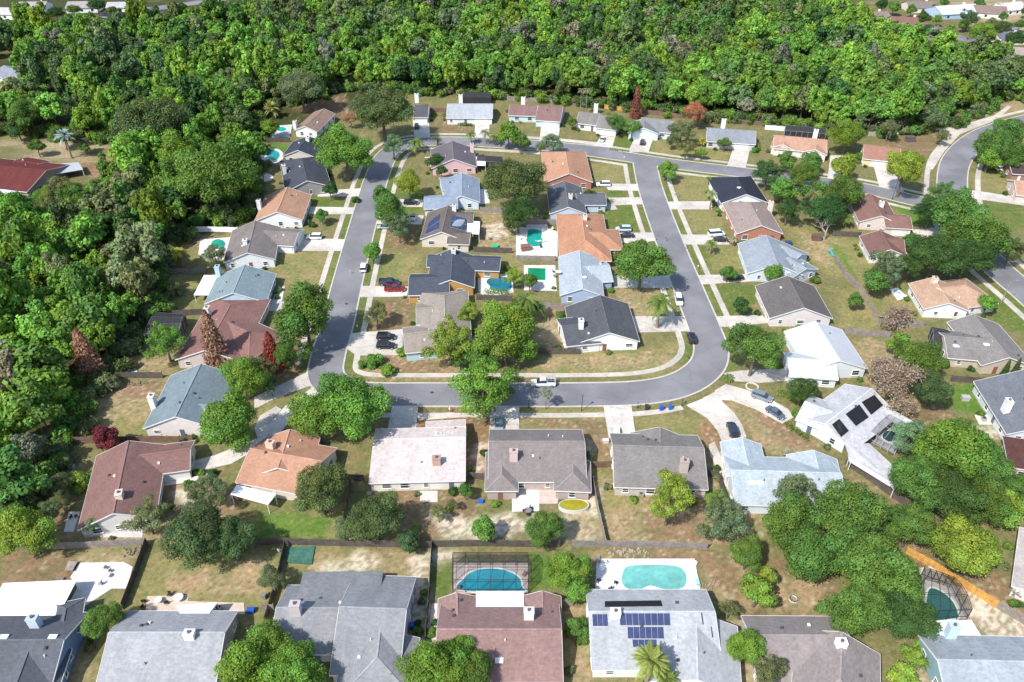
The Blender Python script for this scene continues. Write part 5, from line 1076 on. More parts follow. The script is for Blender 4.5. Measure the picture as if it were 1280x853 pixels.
for i, p in enumerate(WP):
    k = rw.randrange(len(wmesh)); g = patchy(p) + rw.uniform(-1.3, 1.3)
    ci = min(len(WCOL) - 1, max(0, int(rw.random() * len(WCOL)))) if rw.random() < .55 else (0 if g > .3 else (8 if g > -.8 else 12))
    if p[1] < G(0, 240)[1] and rw.random() < .5: ci = rw.choice([0, 0, 0, 14, 7])
    rad = rw.uniform(2.9, 5.4) if rw.random() < .72 else rw.uniform(5.2, 7.6); zs = (rad if rad < 5.2 else rad * .8) * rw.uniform(.95, 1.45) * (1.25 if rw.random() < .18 else 1)
    if i < NIND:
        o = bpy.data.objects.new('woodland_tree', wmesh[k][3]); COL.objects.link(o); o.location = (*p, 0); o.rotation_euler = (0, 0, rw.uniform(0, 6.28)); o.scale = (rad, rad, zs); o.color = jcol(tuple(x * WS for x in WCOL[ci]), .2)
        area = 'left woodland below the clearing' if p[1] < G(0, 250)[1] else ('left woodland beside the clearing' if p[1] < G(0, 175)[1] else 'wood edge behind the upper street')
        tag(o, f"{WNAME[ci]} crowned tree among many in the {area}", 'tree', f"{WNAME[ci]} trees in the {area}")
    else: rest.append((p, rad, zs, rw.uniform(0, 6.28), k, ci))
AV, AQ, AT = [], [], []; off = 0; rr_ = np.random.default_rng(9)
for p, rad, zs, a, k, ci in rest:
    V, Q, t, _ = wmesh[k]; far = p[1] > 400
    nq = len(Q) - 4; sel = rr_.permutation(nq)[:int(nq * (.5 if far else .75))]; V4 = V[Q[sel]].reshape(-1, 3); c4 = V[Q[sel]].mean(1, keepdims=True); V4 = (c4 + (V[Q[sel]] - c4) * (1.35 if far else 1.15)).reshape(-1, 3)
    co, si = math.cos(a), math.sin(a); X = (V4[:, 0] * co - V4[:, 1] * si) * rad + p[0]; Y = (V4[:, 0] * si + V4[:, 1] * co) * rad + p[1]; AV.append(np.stack([X, Y, V4[:, 2] * zs], 1)); AQ.append(np.arange(len(V4)).reshape(-1, 4) + off); off += len(V4)
    AT.append(t[sel] * WS * np.array(jcol(WCOL[ci], .2)[:3]))
far_wood = bpy.data.objects.new('woodland', np_mesh('woodland', np.concatenate(AV), np.concatenate(AQ), np.concatenate(AT), [LEAF])); COL.objects.link(far_wood); far_wood.color = (1, 1, 1, 1)
tag(far_wood, 'dense mixed green woodland filling the far side of the estate', 'woodland', kind='stuff')
UV, UQ, UT = [], [], []; off = 0; bm_ = []
for me, _ in VAR['bush']:
    V = np.empty(len(me.vertices) * 3, np.float32); me.vertices.foreach_get('co', V); t = np.empty(len(me.polygons) * 4, np.float32); me.attributes['tone'].data.foreach_get('color', t); bm_.append((V.reshape(-1, 4, 3), t.reshape(-1, 4)[:, :3]))
WPP = np.array(poly(WOOD_TOP)); edge = dens(np.concatenate([WPP, WPP[:1]]))
for p in edge[::3]:
    q = project(*p, 0)
    if not (-20 < q[0] < 1300 and 60 < q[1] < 700): continue
    for _ in range(4):
        pp = p + np.array([rw.gauss(0, 2.4), rw.gauss(1.8, 2.4)]); rad = rw.uniform(1.4, 3.6); V, t = bm_[rw.randrange(2)]; sel = rr_.permutation(len(V))[:800]; V4 = (V[sel].reshape(-1, 3)) * np.array([rad, rad, rad]) + np.array([pp[0], pp[1], rad * .62])
        UV.append(V4); UQ.append(np.arange(len(V4)).reshape(-1, 4) + off); off += len(V4); UT.append(t[sel] * np.array(jcol(rw.choice([COLS['g'], COLS['v'], COLS['o'], COLS['d']]), .2)[:3]))
ug = bpy.data.objects.new('undergrowth', np_mesh('undergrowth', np.concatenate(UV), np.concatenate(UQ), np.concatenate(UT), [LEAF])); COL.objects.link(ug); ug.color = (1, 1, 1, 1); tag(ug, 'tangled green undergrowth along the edge of the woodland', 'undergrowth', kind='stuff')
print('WOOD', len(WP), len(rest), off // 4)
# ---------------------------------------------------------------- pools
def water_mat(col):
    m = mat('pool_water', col, .06, .22, .22, 1.2, .12, .5); n, l, b = ptnode(m)
    nz = n.new('ShaderNodeTexNoise'); nz.inputs['Scale'].default_value = 2.2; nz.inputs['Detail'].default_value = 3; geo = n.new('ShaderNodeNewGeometry'); l.new(geo.outputs['Position'], nz.inputs[0])
    bp = n.new('ShaderNodeBump'); bp.inputs['Strength'].default_value = .15; bp.inputs['Distance'].default_value = .1; l.new(nz.outputs[0], bp.inputs['Height']); l.new(bp.outputs[0], b.inputs['Normal']); return m
def closed(pts, n=7):
    P = [np.array(p) for p in pts]; k = len(P); out = []
    for i in range(k):
        p0, p1, p2, p3 = P[i - 1], P[i], P[(i + 1) % k], P[(i + 2) % k]
        for j in range(n):
            t = j / n; out.append(.5 * ((2 * p1) + (-p0 + p2) * t + (2 * p0 - 5 * p1 + 4 * p2 - p3) * t * t + (-p0 + 3 * p1 - 3 * p2 + p3) * t ** 3))
    return out
def ell(cx, cy, rx, ry, n=12): return [(cx + rx * math.cos(i * 6.2832 / n), cy + ry * math.sin(i * 6.2832 / n)) for i in range(n)]
def pool(label, water, deck, wc, dc=(.62, .59, .55), smooth=True, rim=.35):
    P = poly(water); c = np.mean(P, axis=0); root = empty('swimming_pool', (*c, 0), 0, label, 'swimming pool')
    if deck:
        mb = MB(); mb.slab([p - c for p in poly(deck)], 0, .1); mb.build('deck', M('concrete', dc), root)
    W = closed(P) if smooth else P; W = [p - c for p in W]; n = len(W)
    mb = MB(); cc = np.mean(W, axis=0); O = [p + (p - cc) / (np.linalg.norm(p - cc) + 1e-6) * rim for p in W]
    for i in range(n):
        a, b, d, e = W[i], W[(i + 1) % n], O[(i + 1) % n], O[i]
        mb.face([(*a, .17), (*b, .17), (*d, .17), (*e, .17)]); mb.face([(*e, .17), (*d, .17), (*d, .0), (*e, .0)]); mb.face([(*a, .17), (*b, .17), (*b, .1), (*a, .1)])
    mb.build('coping', M('concrete', (.76, .74, .7)), root)
    mb = MB(); mb.slab(W, .08, .13); mb.build('water', water_mat(wc), root)
    return root
pool('kidney shaped turquoise pool beside the navy roofed house', ell(340, 195, 10, 6, 8)[:3] + [(331, 193)] + ell(340, 195, 11, 7, 8)[4:], ell(340, 195, 15, 9.5, 14), (.03, .28, .28))
pool('kidney shaped turquoise pool beside the orange house of the inner block', [(660, 288), (668, 287), (677, 290), (677, 297), (679, 302), (675, 308), (664, 308), (658, 302), (659, 295)], [(645, 284), (658, 285), (658, 281), (684, 281), (685, 286), (697, 290), (697, 321), (645, 321)], (.02, .30, .25))
pool('bright green rectangular pool beside the light blue grey house', [(660, 335.5), (682, 336), (682, 351), (659.5, 351)], [(655, 332), (694, 332), (696, 364), (655, 363)], (.0, .22, .08), smooth=False)
pool('teal pool with a small spa at the side of the ochre walled house', [(614, 348), (636, 348), (638, 363), (616, 364), (612, 358), (608, 353)], [(597, 341), (640, 344), (642, 366), (606, 372), (598, 364)], (.01, .14, .20))
pool('large deep blue half round pool inside the screen enclosure', [(575, 738), (580, 724), (592, 715), (612, 711.5), (632, 714), (648, 722), (652, 733), (650, 741)], [(567, 704), (660, 704), (660, 742), (567, 742)], (.02, .32, .42), dc=(.5, .42, .37))
pool('long oval turquoise pool behind the solar panelled house', [(779, 715), (784, 709), (800, 707), (830, 707), (850, 710), (858, 720), (856, 733), (845, 738), (828, 737), (812, 733), (800, 738), (785, 737), (777, 728)], [(746, 699), (868, 699), (876, 742), (744, 742)], (.15, .42, .38), dc=(.7, .69, .67))
pool('small green pool in the white fenced yard at the left', ell(273, 306, 9, 6.5, 10), [(250, 300), (288, 297), (291, 308), (284, 324), (262, 328), (248, 318)], (.03, .30, .22))
pool('dark teal pool under the screen at the lower right', [(1160, 740), (1172, 738), (1190, 752), (1197, 770), (1190, 774), (1160, 774)], [(1140, 712), (1166, 708), (1196, 735), (1210, 774), (1142, 776)], (.03, .16, .15), dc=(.5, .47, .42))
pool('dark pool inside the cage of the white angled house', ell(1112, 546, 9, 7, 10), [(1084, 551), (1108, 528), (1136, 545), (1118, 568)], (.02, .07, .08), dc=(.45, .45, .45))
pool('pool under the screen dome behind the maroon brown house', ell(212, 409, 8, 7, 10), [(190, 400), (229, 400), (224, 428), (185, 428)], (.1, .3, .3), dc=(.45, .42, .4))
pool('small blue pool hidden by trees at the upper left', ell(322, 224, 5, 3.5, 8), ell(326, 222, 16, 6, 10), (.02, .3, .4))
pool('green pool below the oak at the top left of the brown house', ell(352, 162, 6, 3, 8), [(340, 158), (366, 156), (362, 172), (338, 172)], (.02, .40, .34), dc=(.5, .5, .5))
pool('turquoise pool beside the pale blue roofed house at the upper right', ell(1168, 13, 5, 2, 8), ell(1170, 13, 9, 3.5, 10), (.05, .5, .45))
# above ground pool and the green tarpaulin
c = G(717, 635); root = empty('above_ground_pool', (*c, 0), 0, 'low round sided pool of yellow green water behind the wide brown roofed house', 'swimming pool')
E_ = [p - c for p in poly(ell(717, 635, 19, 7.5, 28))]; mb = MB()
for i in range(28):
    a, b = E_[i], E_[(i + 1) % 28]; mb.face([(*a, 0), (*b, 0), (*b, .9), (*a, .9)]); mb.face([(*a, .9), (*b, .9), *[(*(q * .95), .9) for q in (b, a)]]); mb.face([(*(a * .95), .9), (*(b * .95), .9), (*(b * .95), .6), (*(a * .95), .6)])
mb.build('wall', M('plain', (.6, .6, .6)), root); mb = MB(); mb.slab([q * .951 for q in E_], .7, .78); mb.build('water', water_mat((.30, .27, .02)), root)
mb = MB(); mb.slab(poly([(360, 685), (394, 684), (390, 706), (358, 704)]), 0, .25); tag(mb.build('tarpaulin', mat('tarpaulin', (.05, .14, .10), .7, .3, .6, 3, .2, bump=.5)), 'dark green tarpaulin spread inside the rear fence', 'tarpaulin')
# ---------------------------------------------------------------- screen enclosures
SCR = bpy.data.materials.new('insect_screen'); SCR.use_nodes = True; n_, l_, b_ = ptnode(SCR); b_.inputs['Base Color'].default_value = (.03, .03, .035, 1); b_.inputs['Roughness'].default_value = .8
tr = n_.new('ShaderNodeBsdfTransparent'); mx = n_.new('ShaderNodeMixShader'); mx.inputs[0].default_value = .26; l_.new(tr.outputs[0], mx.inputs[1]); l_.new(b_.outputs[0], mx.inputs[2]); l_.new(mx.outputs[0], n_['Material Output'].inputs[0])
SCR2 = SCR.copy(); SCR2.name = 'dense_insect_screen'; [x for x in SCR2.node_tree.nodes if x.type == 'MIX_SHADER'][0].inputs[0].default_value = .82
def cage(label, base, h, nu=5, nv=3, fc=(.06, .055, .05), sm=SCR, top=True):
    P = poly(base); c = np.mean(P, axis=0); P = [p - c for p in P]; root = empty('screen_enclosure', (*c, 0), 0, label, 'screen enclosure'); fr = MB(); sc = MB(); FM = M('paint', fc)
    if len(P) == 4:
        Bi = lambda x, y: (P[0] * (1 - x) + P[1] * x) * (1 - y) + (P[3] * (1 - x) + P[2] * x) * y
        Z = lambda y: h + 1.0 * math.sin(math.pi * min(1, max(0, y)))
        for i in range(nu + 1):
            for j in range(nv): fr.bar((*Bi(i / nu, j / nv), Z(j / nv)), (*Bi(i / nu, (j + 1) / nv), Z((j + 1) / nv)), .07)
        for j in range(nv + 1):
            fr.bar((*Bi(0, j / nv), Z(j / nv)), (*Bi(1, j / nv), Z(j / nv)), .07)
        for i in range(nu):
            for j in range(nv): sc.face([(*Bi(i / nu, j / nv), Z(j / nv) + .04), (*Bi((i + 1) / nu, j / nv), Z(j / nv) + .04), (*Bi((i + 1) / nu, (j + 1) / nv), Z((j + 1) / nv) + .04), (*Bi(i / nu, (j + 1) / nv), Z((j + 1) / nv) + .04)])
        for i in range(nu + 1):
            for y in (0, 1): fr.bar((*Bi(i / nu, y), 0), (*Bi(i / nu, y), h), .09)
        for j in range(1, nv):
            for x in (0, 1): fr.bar((*Bi(x, j / nv), 0), (*Bi(x, j / nv), Z(j / nv)), .09)
        for k in range(4):
            a, b = P[k], P[(k + 1) % 4]; sc.face([(*a, 0), (*b, 0), (*b, h), (*a, h)]); fr.bar((*a, 1), (*b, 1), .06)
    fr.build('frame', FM, root); sc.build('screen', sm, root); return root
cage('tall black framed screen enclosure over the deep blue pool', [(566, 741), (661, 741), (660, 707), (567, 707)], 3.6, 6, 3)
cage('dark screen enclosure over the pool of the white angled house', [(1084, 552), (1117, 571), (1138, 546), (1110, 529)], 2.8, 4, 3, (.5, .5, .5))
cage('black screen enclosure over the dark teal pool', [(1142, 777), (1208, 775), (1186, 735), (1150, 722)], 3.0, 5, 3)
cage('curved dark screen cage at the side of the maroon brown house', [(184, 430), (227, 428), (235, 405), (200, 403)], 3.0, 4, 3, (.35, .35, .36), SCR2)
cage('dark screened cage behind the pale grey house by the woodland', [(578, 131), (614, 131), (612, 124), (582, 124)], 3.0, 4, 2, (.05, .05, .06), SCR2)
cage('long dark screened cage behind the orange house with two white gables', [(979, 174), (1030, 178), (1030, 171), (980, 167)], 3.4, 7, 2, (.35, .36, .4), SCR2)
cage('dark screened porch beside the grey taupe house', [(1162, 440), (1186, 444), (1180, 424), (1160, 420)], 2.8, 3, 3, (.3, .3, .32), SCR2)
cage('low dark screened porch behind the pink gabled house', [(596, 209), (629, 211), (628, 204), (597, 202)], 2.4, 4, 1, (.3, .3, .34), SCR2)
# white canopy
c = G(256, 372); root = empty('canopy', (*c, 0), 0, 'white flat topped patio canopy beside the light blue walled house', 'canopy')
plane_roof(root, (*c, 0), [(255, 344, 2.6), (273, 344, 2.6), (262, 369, 2.6), (242, 369, 2.6)], (.8, .8, .8), 'canopy_top')
c = G(601, 216); root = empty('shed', (*c, 0), 0, 'small white topped shed beside the pink gabled house', 'shed'); plane_roof(root, (*c, 0), [(595, 196, 2.3), (607, 196, 2.3), (607, 207, 2.3), (596, 207, 2.3)], (.78, .78, .78), 'shed_roof')
# ---------------------------------------------------------------- fences
WOODS = dict(d=(.10, .085, .075), g=(.24, .21, .19), o=(.50, .27, .07), w=(.80, .80, .80), b=(.17, .11, .08), m=(.3, .26, .21))
def fence(label, pts, col='d', h=1.8, top=None):
    L = np.array(poly(pts)); c = L[0].copy(); L = L - c; root = empty('fence', (*c, 0), 0, label, 'fence'); mb = MB(); pts_ = []; r = random.Random(int(pts[0][0] * 3 + pts[0][1]))
    for i in range(len(L) - 1):
        d = L[i + 1] - L[i]; ln = np.linalg.norm(d); d = d / ln; an = math.atan2(d[1], d[0]); n = max(1, int(ln / .9)); st_ = ln / n
        for k in range(n):
            q = L[i] + d * st_ * (k + .5); mb.box((q[0], q[1], h / 2 + r.uniform(-.03, .03)), (st_ - .015, .05 + (k % 2) * .02, h + r.uniform(-.05, .05)), an)
        m = max(1, int(ln / 2.6))
        for k in range(m + 1):
            q = L[i] + d * ln * k / m + np.array([-d[1], d[0]]) * .09; pts_.append((q[0], q[1], an))
    WM_ = M('wood' if col != 'w' else 'paint', WOODS[col]); mb.build('panel', WM_, root); pb = MB(); pb.box((0, 0, h / 2 + .06), (.13, .13, h + .12)); p0_ = pb.build('post', WM_, root); p0_.location = (pts_[0][0], pts_[0][1], 0); p0_.rotation_euler = (0, 0, pts_[0][2])
    for x, y, an in pts_[1:]:
        c_ = p0_.copy(); COL.objects.link(c_); c_.parent = root; c_.location = (x, y, 0); c_.rotation_euler = (0, 0, an)
    return root
FENCES = [
 ('grey weathered fence along the rear of the mauve brown house', [(57, 687), (120, 685), (184, 681)], 'g'), ('dark fence slanting down from the oak clump to the pale grey gabled house', [(184, 681), (170, 720), (154, 762)], 'd'),
 ('dark rear fence behind the oak clump and the green lawn', [(300, 681), (360, 681), (432, 683), (540, 685)], 'd'), ('dark side fence between the pale grey gabled and the forked ridge house', [(357, 684), (347, 730), (332, 780)], 'd'),
 ('long dark side fence left of the brown and pink house', [(540, 685), (537, 740), (532, 800)], 'd'), ('weathered rear fence behind the screened pool', [(540, 684), (610, 683), (660, 684), (700, 684)], 'd'), ('grey rear fence above the oval pool', [(715, 684), (757, 684), (820, 685), (884, 687)], 'g'), ('pale narrow fence between the wide brown and the taupe house', [(738, 590), (746, 635), (757, 683)], 'm'),
 ('dark short gate fence between the cream and the wide brown house', [(580, 598), (607, 600)], 'd'), ('reddish brown gate fence between the wide brown and taupe house', [(733, 585), (746, 585), (765, 584)], 'b'), ('short dark fence right of the taupe roofed house', [(884, 596), (897, 597)], 'd'), ('dark fence running down beside the curved path', [(897, 597), (902, 615), (910, 635)], 'd'), ('small dark gate by the wall of the pale blue house', [(906, 596), (913, 597)], 'd'),
 ('dark fence behind the mauve brown house at the left', [(52, 555), (130, 554), (180, 553), (242, 553)], 'b'), ('dark wooden fence across the yard beyond the slate blue house', [(120, 474), (160, 473), (204, 473)], 'd'), ('dark fence edging the woodland by the dry yard', [(106, 500), (85, 525), (64, 552)], 'd'),
 ('brown fence beside the dark oak near the terracotta house', [(437, 606), (434, 630), (430, 655)], 'b'), ('thin dark fence between the green tree and the bushes', [(430, 600), (455, 602)], 'd'),
 ('white fence along the back of the pool yard at the left', [(241, 290), (270, 290), (298, 291)], 'w'), ('white fence slanting along the woodland', [(207, 324), (217, 310), (227, 296)], 'w'), ('grey fence panel in the corner of the white fenced yard', [(228, 294), (242, 291)], 'g'), ('grey fence with pale top below the yellow green palm', [(212, 343), (235, 343), (258, 342)], 'g'), ('dark fence along the maroon brown house yard', [(193, 397), (225, 395), (258, 393)], 'd'),
 ('dark fence below the brown house at the upper left', [(305, 177), (335, 178), (363, 178)], 'd'), ('dark fence slanting at the edge of the upper left pool yard', [(305, 177), (318, 158)], 'd'),
 ('brown fence behind the small charcoal roofed house', [(536, 140), (560, 141)], 'b'), ('grey fence behind the reddish brown house', [(614, 124), (660, 127), (727, 131)], 'g'), ('orange new fence behind the slender rust red cypress', [(755, 136), (778, 139), (802, 142)], 'o'), ('brown fence behind the grey houses at the wood edge', [(802, 142), (850, 148), (905, 153), (958, 158)], 'b'), ('white fence left of the orange house with two white gables', [(956, 162), (980, 164)], 'w'), ('tan fence behind the brown cream walled house', [(1085, 170), (1110, 172)], 'm'),
 ('dark fence left of the charcoal corner house', [(660, 442), (690, 443), (725, 443)], 'd'), ('grey fence between the two pools of the inner block', [(646, 326), (694, 327)], 'g'), ('grey fence above the kidney pool of the inner block', [(647, 280), (697, 281)], 'g'), ('weathered fence below the light blue grey house', [(677, 385), (712, 388)], 'g'), ('dark fence behind the ochre walled house', [(592, 315), (640, 317)], 'd'), ('dark fence below the trimmed hedge', [(596, 375), (640, 377)], 'd'), ('grey fence under the big oak of the inner block', [(600, 265), (636, 267)], 'g'),
 ('pale wooden fence slanting behind the pinned white roofed house', [(1073, 362), (1087, 386), (1099, 409)], 'm'), ('weathered fence behind the white roofed house at the bend', [(1055, 417), (1085, 420), (1112, 422)], 'g'), ('dark fence beside the green yard strip at the right', [(1042, 325), (1055, 345), (1072, 362)], 'g'), ('dark fence across the yard of the half hidden house', [(1040, 295), (1075, 297)], 'd'), ('grey fence near the tan orange roofed house', [(1103, 404), (1130, 408), (1155, 409)], 'g'),
 ('new yellow wooden fence slanting at the lower right', [(1132, 692), (1160, 707), (1205, 735), (1245, 760)], 'o'), ('grey fence continuing from the yellow one', [(1245, 760), (1265, 772), (1300, 794)], 'g'), ('dark fence behind the aqua walled white house', [(1056, 580), (1085, 600), (1115, 622), (1143, 641)], 'd'), ('short dark fence reaching the yellow fence', [(1158, 662), (1142, 680)], 'd'), ('dark fence below the grey taupe house', [(1188, 477), (1226, 480)], 'd'), ('small grey fence left of the solar panelled house', [(702, 758), (716, 758)], 'g'), ('dark gate between the blue grey and light houses', [(328, 764), (343, 764)], 'g'),
]
for f in FENCES: fence(*f)
# ---------------------------------------------------------------- cars
def car(label, px, py, fx, fy, kind, col, cat='car'):
    p = G(px, py); q = G(fx, fy); d = q - p; an = math.atan2(d[1], d[0]); L, Wd, H = dict(suv=(4.8, 1.95, 1.75), sedan=(4.7, 1.85, 1.45), pickup=(5.7, 2.0, 1.85), van=(5.2, 2.0, 1.95))[kind]
    root = empty('parked_' + dict(suv='car', sedan='car', pickup='pickup_truck', van='van')[kind], (*p, .14), an, label, cat); pm = M('carpaint', col)
    def loft(secs, m, name, par):   # secs: (x, halfwidth bottom, halfwidth top, z0, z1)
        mb = MB(); rings = []
        for x, wb_, wt, z0, z1 in secs:
            k = len(mb.v); zm = z0 + (z1 - z0) * .55; mb.v += [(x, -wb_ * .94, z0), (x, -wb_, zm), (x, -wt, z1), (x, wt, z1), (x, wb_, zm), (x, wb_ * .94, z0)]; rings.append(k)
        for a, b in zip(rings, rings[1:]):
            for i in range(6): j = (i + 1) % 6; mb.f.append((a + i, b + i, b + j, a + j)); mb.m.append(0)
        mb.f.append(tuple(rings[0] + i for i in range(6))); mb.f.append(tuple(rings[-1] + i for i in range(5, -1, -1))); mb.m += [0, 0]
        return mb.build(name, m, par)
    h = L / 2; w = Wd / 2; bt = H * .58
    if kind == 'pickup':
        body = loft([(-h, w * .93, w * .9, .45, bt), (-h + .1, w, w * .94, .35, bt + .05), (.35, w, w * .94, .35, bt + .05), (h - 1.6, w, w * .93, .35, bt), (h - .3, w * .97, w * .85, .35, bt - .12), (h, w * .85, w * .7, .42, bt - .3)], pm, 'body', root)
        mb = MB(); mb.box((-h + 1.05, 0, bt + .07), (1.75, Wd * .8, .05)); mb.build('cargo_bed', M('plain', (.04, .04, .04)), root); cb0, cb1 = -.75, 1.55
        mb = MB()
        for s in (-1, 1): mb.box((-h + 1.05, s * w * .88, bt + .2), (2.0, .1, .32))
        mb.box((-h + .08, 0, bt + .2), (.1, Wd * .84, .32)); mb.build('bed_side', pm, root)
    else:
        hood = bt - (.0 if kind != 'sedan' else .05)
        body = loft([(-h, w * .88, w * .8, .42, bt - .05), (-h + .25, w, w * .93, .3, bt), (h - 1.35, w, w * .93, .3, hood), (h - .35, w * .97, w * .84, .3, hood - .14), (h, w * .82, w * .7, .38, hood - .32)], pm, 'body', root); cb0, cb1 = (-h + .15 if kind != 'sedan' else -h + .75), (h - 1.15 if kind != 'van' else h - .8)
    f0 = .18 if kind != 'sedan' else .65; loft([(cb0, w * .88, w * .84, bt - .03, bt + .02), (cb0 + f0, w * .87, w * .72, bt - .03, H - .06), (cb1 - .75, w * .87, w * .72, bt - .03, H - .06), (cb1, w * .88, w * .82, bt - .03, bt + .02)], GLASS, 'windows', root)
    loft([(cb0 + f0 - .03, w * .73, w * .68, H - .08, H - .04), (cb0 + f0 + .15, w * .76, w * .68, H - .08, H), (cb1 - .95, w * .76, w * .68, H - .08, H), (cb1 - .73, w * .73, w * .68, H - .08, H - .04)], pm, 'car_roof', root)
    for sx in (-1, 1):
        for sy in (-1, 1):
            mb = MB(); x = sx * (h - .88); mb.cyl((x, sy * (w - .2), .33), (x, sy * (w + .01), .33), .34, .34, 12); wh = mb.build('wheel', RUBBER, root); mb = MB(); mb.cyl((x, sy * (w + .01), .33), (x, sy * (w + .03), .33), .2, .2, 8); mb.build('rim', PVF, wh)
    for sy in (-1, 1):
        mb = MB(); mb.box((h - .1, sy * w * .62, bt - .34), (.14, .38, .16)); mb.build('headlight', M('plain', (.75, .75, .72)), root)
        mb = MB(); mb.box((-h + .02, sy * w * .74, bt - .2), (.1, .22, .26)); mb.build('tail_light', M('plain', (.4, .02, .02)), root)
    return root
WT = (.78, .78, .78); BK = (.015, .015, .018); SV = (.38, .4, .42); NV = (.02, .03, .07)
car('white estate car on the drive of the grey brown garage house', 393, 299, 380, 299, 'suv', WT)
car('white car parked against the kerb of the left street', 455, 337, 457, 325, 'suv', WT)
car('dark blue pickup beside the red one at the ochre walled house', 487, 356, 505, 356, 'pickup', NV, 'pickup truck')
car('dark red pickup at the ochre walled house', 494, 364, 512, 364, 'pickup', (.22, .01, .015), 'pickup truck')
car('black car on the far side of the drive at the tan hipped house', 483, 424, 500, 424, 'suv', BK); car('black car on the near side of the drive at the tan hipped house', 483, 435, 500, 435, 'suv', (.02, .02, .025))
car('white pickup under the trees by the house with solar panels', 509, 276, 490, 276, 'pickup', WT, 'pickup truck'); car('silver car under the street trees of the left street', 481, 286, 470, 286, 'sedan', SV); car('dark car in front of the mottled slate blue house', 514, 256, 530, 256, 'suv', BK)
car('pale blue white car beside the black one at the orange inner block house', 779, 289, 765, 289, 'suv', (.5, .58, .66)); car('black car at the orange inner block house', 783, 297, 765, 297, 'sedan', BK)
car('white car on the drive of the orange hipped house', 754, 233, 740, 233, 'suv', WT); car('white car driving down the right street', 848, 378, 851, 390, 'suv', WT); car('black car in the street near the bend', 864, 425, 861, 415, 'suv', BK)
car('white car by the brick gabled house', 895, 295, 908, 294, 'van', WT); car('black car next to the white one by the brick gabled house', 901, 302, 914, 302, 'sedan', BK); car('black pickup under the small tree by the blue grey stepped house', 917, 350, 930, 349, 'pickup', BK, 'pickup truck')
car('white pickup with a tool rack standing in the lower street', 679, 482, 660, 482, 'pickup', WT, 'pickup truck')
car('silver grey car on the drive below the ringed tree', 952, 499, 966, 504, 'suv', (.2, .24, .28)); car('slate blue car ahead of the silver grey one', 969, 519, 980, 526, 'sedan', (.1, .13, .19)); car('dark car on the curved white drive', 915, 540, 911, 528, 'suv', (.03, .04, .06))
car('grey car half hidden by the roof of the wide brown house', 624, 532, 624, 520, 'sedan', (.25, .33, .36)); car('small white car before the taupe roofed house', 770, 545, 770, 530, 'sedan', (.7, .75, .72))
car('white car on the drive of the brown grey white walled house', 753, 176, 757, 165, 'sedan', WT); car('black car in front of the pale blue garage', 803, 180, 805, 168, 'suv', BK); car('black car at the small charcoal roofed house', 521, 160, 521, 150, 'suv', BK)
car('white car at a far street corner beyond the woodland', 1166, 49, 1172, 46, 'suv', WT); car('dark teal car at the top right corner', 1268, 16, 1276, 16, 'suv', (.03, .08, .09)); car('white car under the trees at the right edge', 1253, 214, 1262, 214, 'suv', WT); car('dark car at the top left street', 205, 20, 212, 18, 'suv', BK)
def rack():
    r = [o for o in COL.objects if o.get('label', '').startswith('white pickup with a tool rack')][0]; mb = MB()
    for s in (-1, 1):
        for x in (-2.6, -1.0): mb.bar((x, s * .85, 1.2), (x, s * .85, 2.0), .07)
        mb.bar((-2.7, s * .85, 2.0), (.6, s * .85, 2.0), .07)
    for x in (-2.6, -1.8, -1.0): mb.bar((x, -.85, 2.0), (x, .85, 2.0), .07)
    mb.build('tool_rack', PVF, r)
rack()
# ---------------------------------------------------------------- street furniture
def bin_(px, py, col, label):
    p = G(px, py); root = empty('wheeled_bin', (*p, 0), random.uniform(-.2, .2), label, 'bin', 'wheeled bins'); m = M('plain', col); mb = MB(); mb.box((0, 0, .6), (.62, .66, 1.1), taper=1.12); mb.build('body', m, root)
    mb = MB(); mb.box((0, 0, 1.2), (.82, .88, .1)); mb.bar((-.3, .45, 1.1), (.3, .45, 1.1), .06); mb.build('lid', m, root)
    for s in (-1, 1): mb = MB(); mb.cyl((s * .3, .3, .14), (s * .38, .3, .14), .14, .14, 8); mb.build('wheel', RUBBER, root)
bin_(808, 512, (.03, .04, .035), 'dark green bin leftmost of the three at the lower kerb'); bin_(826.5, 513, (.02, .10, .5), 'blue bin in the middle of the three at the lower kerb'); bin_(837.5, 512, (.02, .11, .55), 'blue bin rightmost of the three at the lower kerb')
bin_(515, 786, (.02, .10, .5), 'blue bin beside the wall of the forked ridge house'); bin_(331, 748, (.2, .2, .2), 'grey bin by the side fence in the bottom row')
def lamp(px, py, tip_y, label, head=.25, col=(.05, .05, .05)):
    p = G(px, py); s = scale_at(p); H = (py - tip_y) / (s * math.cos(math.atan2(CAM_H, np.linalg.norm(p)))) * .93; root = empty('street_lamp', (*p, 0), 0, label, 'street lamp'); mb = MB(); mb.cyl((0, 0, 0), (0, 0, H), .09, .06, 8); mb.cyl((0, 0, 0), (0, 0, .4), .16, .12, 8); mb.build('pole', M('plain', col), root)
    mb = MB(); mb.cyl((0, 0, H), (0, 0, H + .45), head * .6, head, 8); mb.cyl((0, 0, H + .45), (0, 0, H + .62), head * 1.1, .04, 8); mb.build('lantern', M('plain', (.12, .12, .12)), root)
lamp(727, 514, 495, 'black lantern post by the lawn of the wide brown house'); lamp(661, 510, 501, 'short dark post at the kerb of the wide brown house', .15); lamp(852, 508, 500, 'short black lantern post right of the blue bins'); lamp(797, 510, 505, 'short dark post left of the dark green bin', .12); lamp(1115, 250, 220, 'slim lamp post at the upper street behind the yellow tree')
def post_sign(px, py, H, label, cat, head, hc, name='mailbox'):
    p = G(px, py); root = empty(name, (*p, 0), 0, label, cat); mb = MB(); mb.box((0, 0, H / 2), (.1, .1, H)); mb.build('post', M('wood', (.4, .36, .3)), root); mb = MB(); mb.box((0, 0, H + head[2] / 2), head); mb.build('box', M('paint', hc), root)
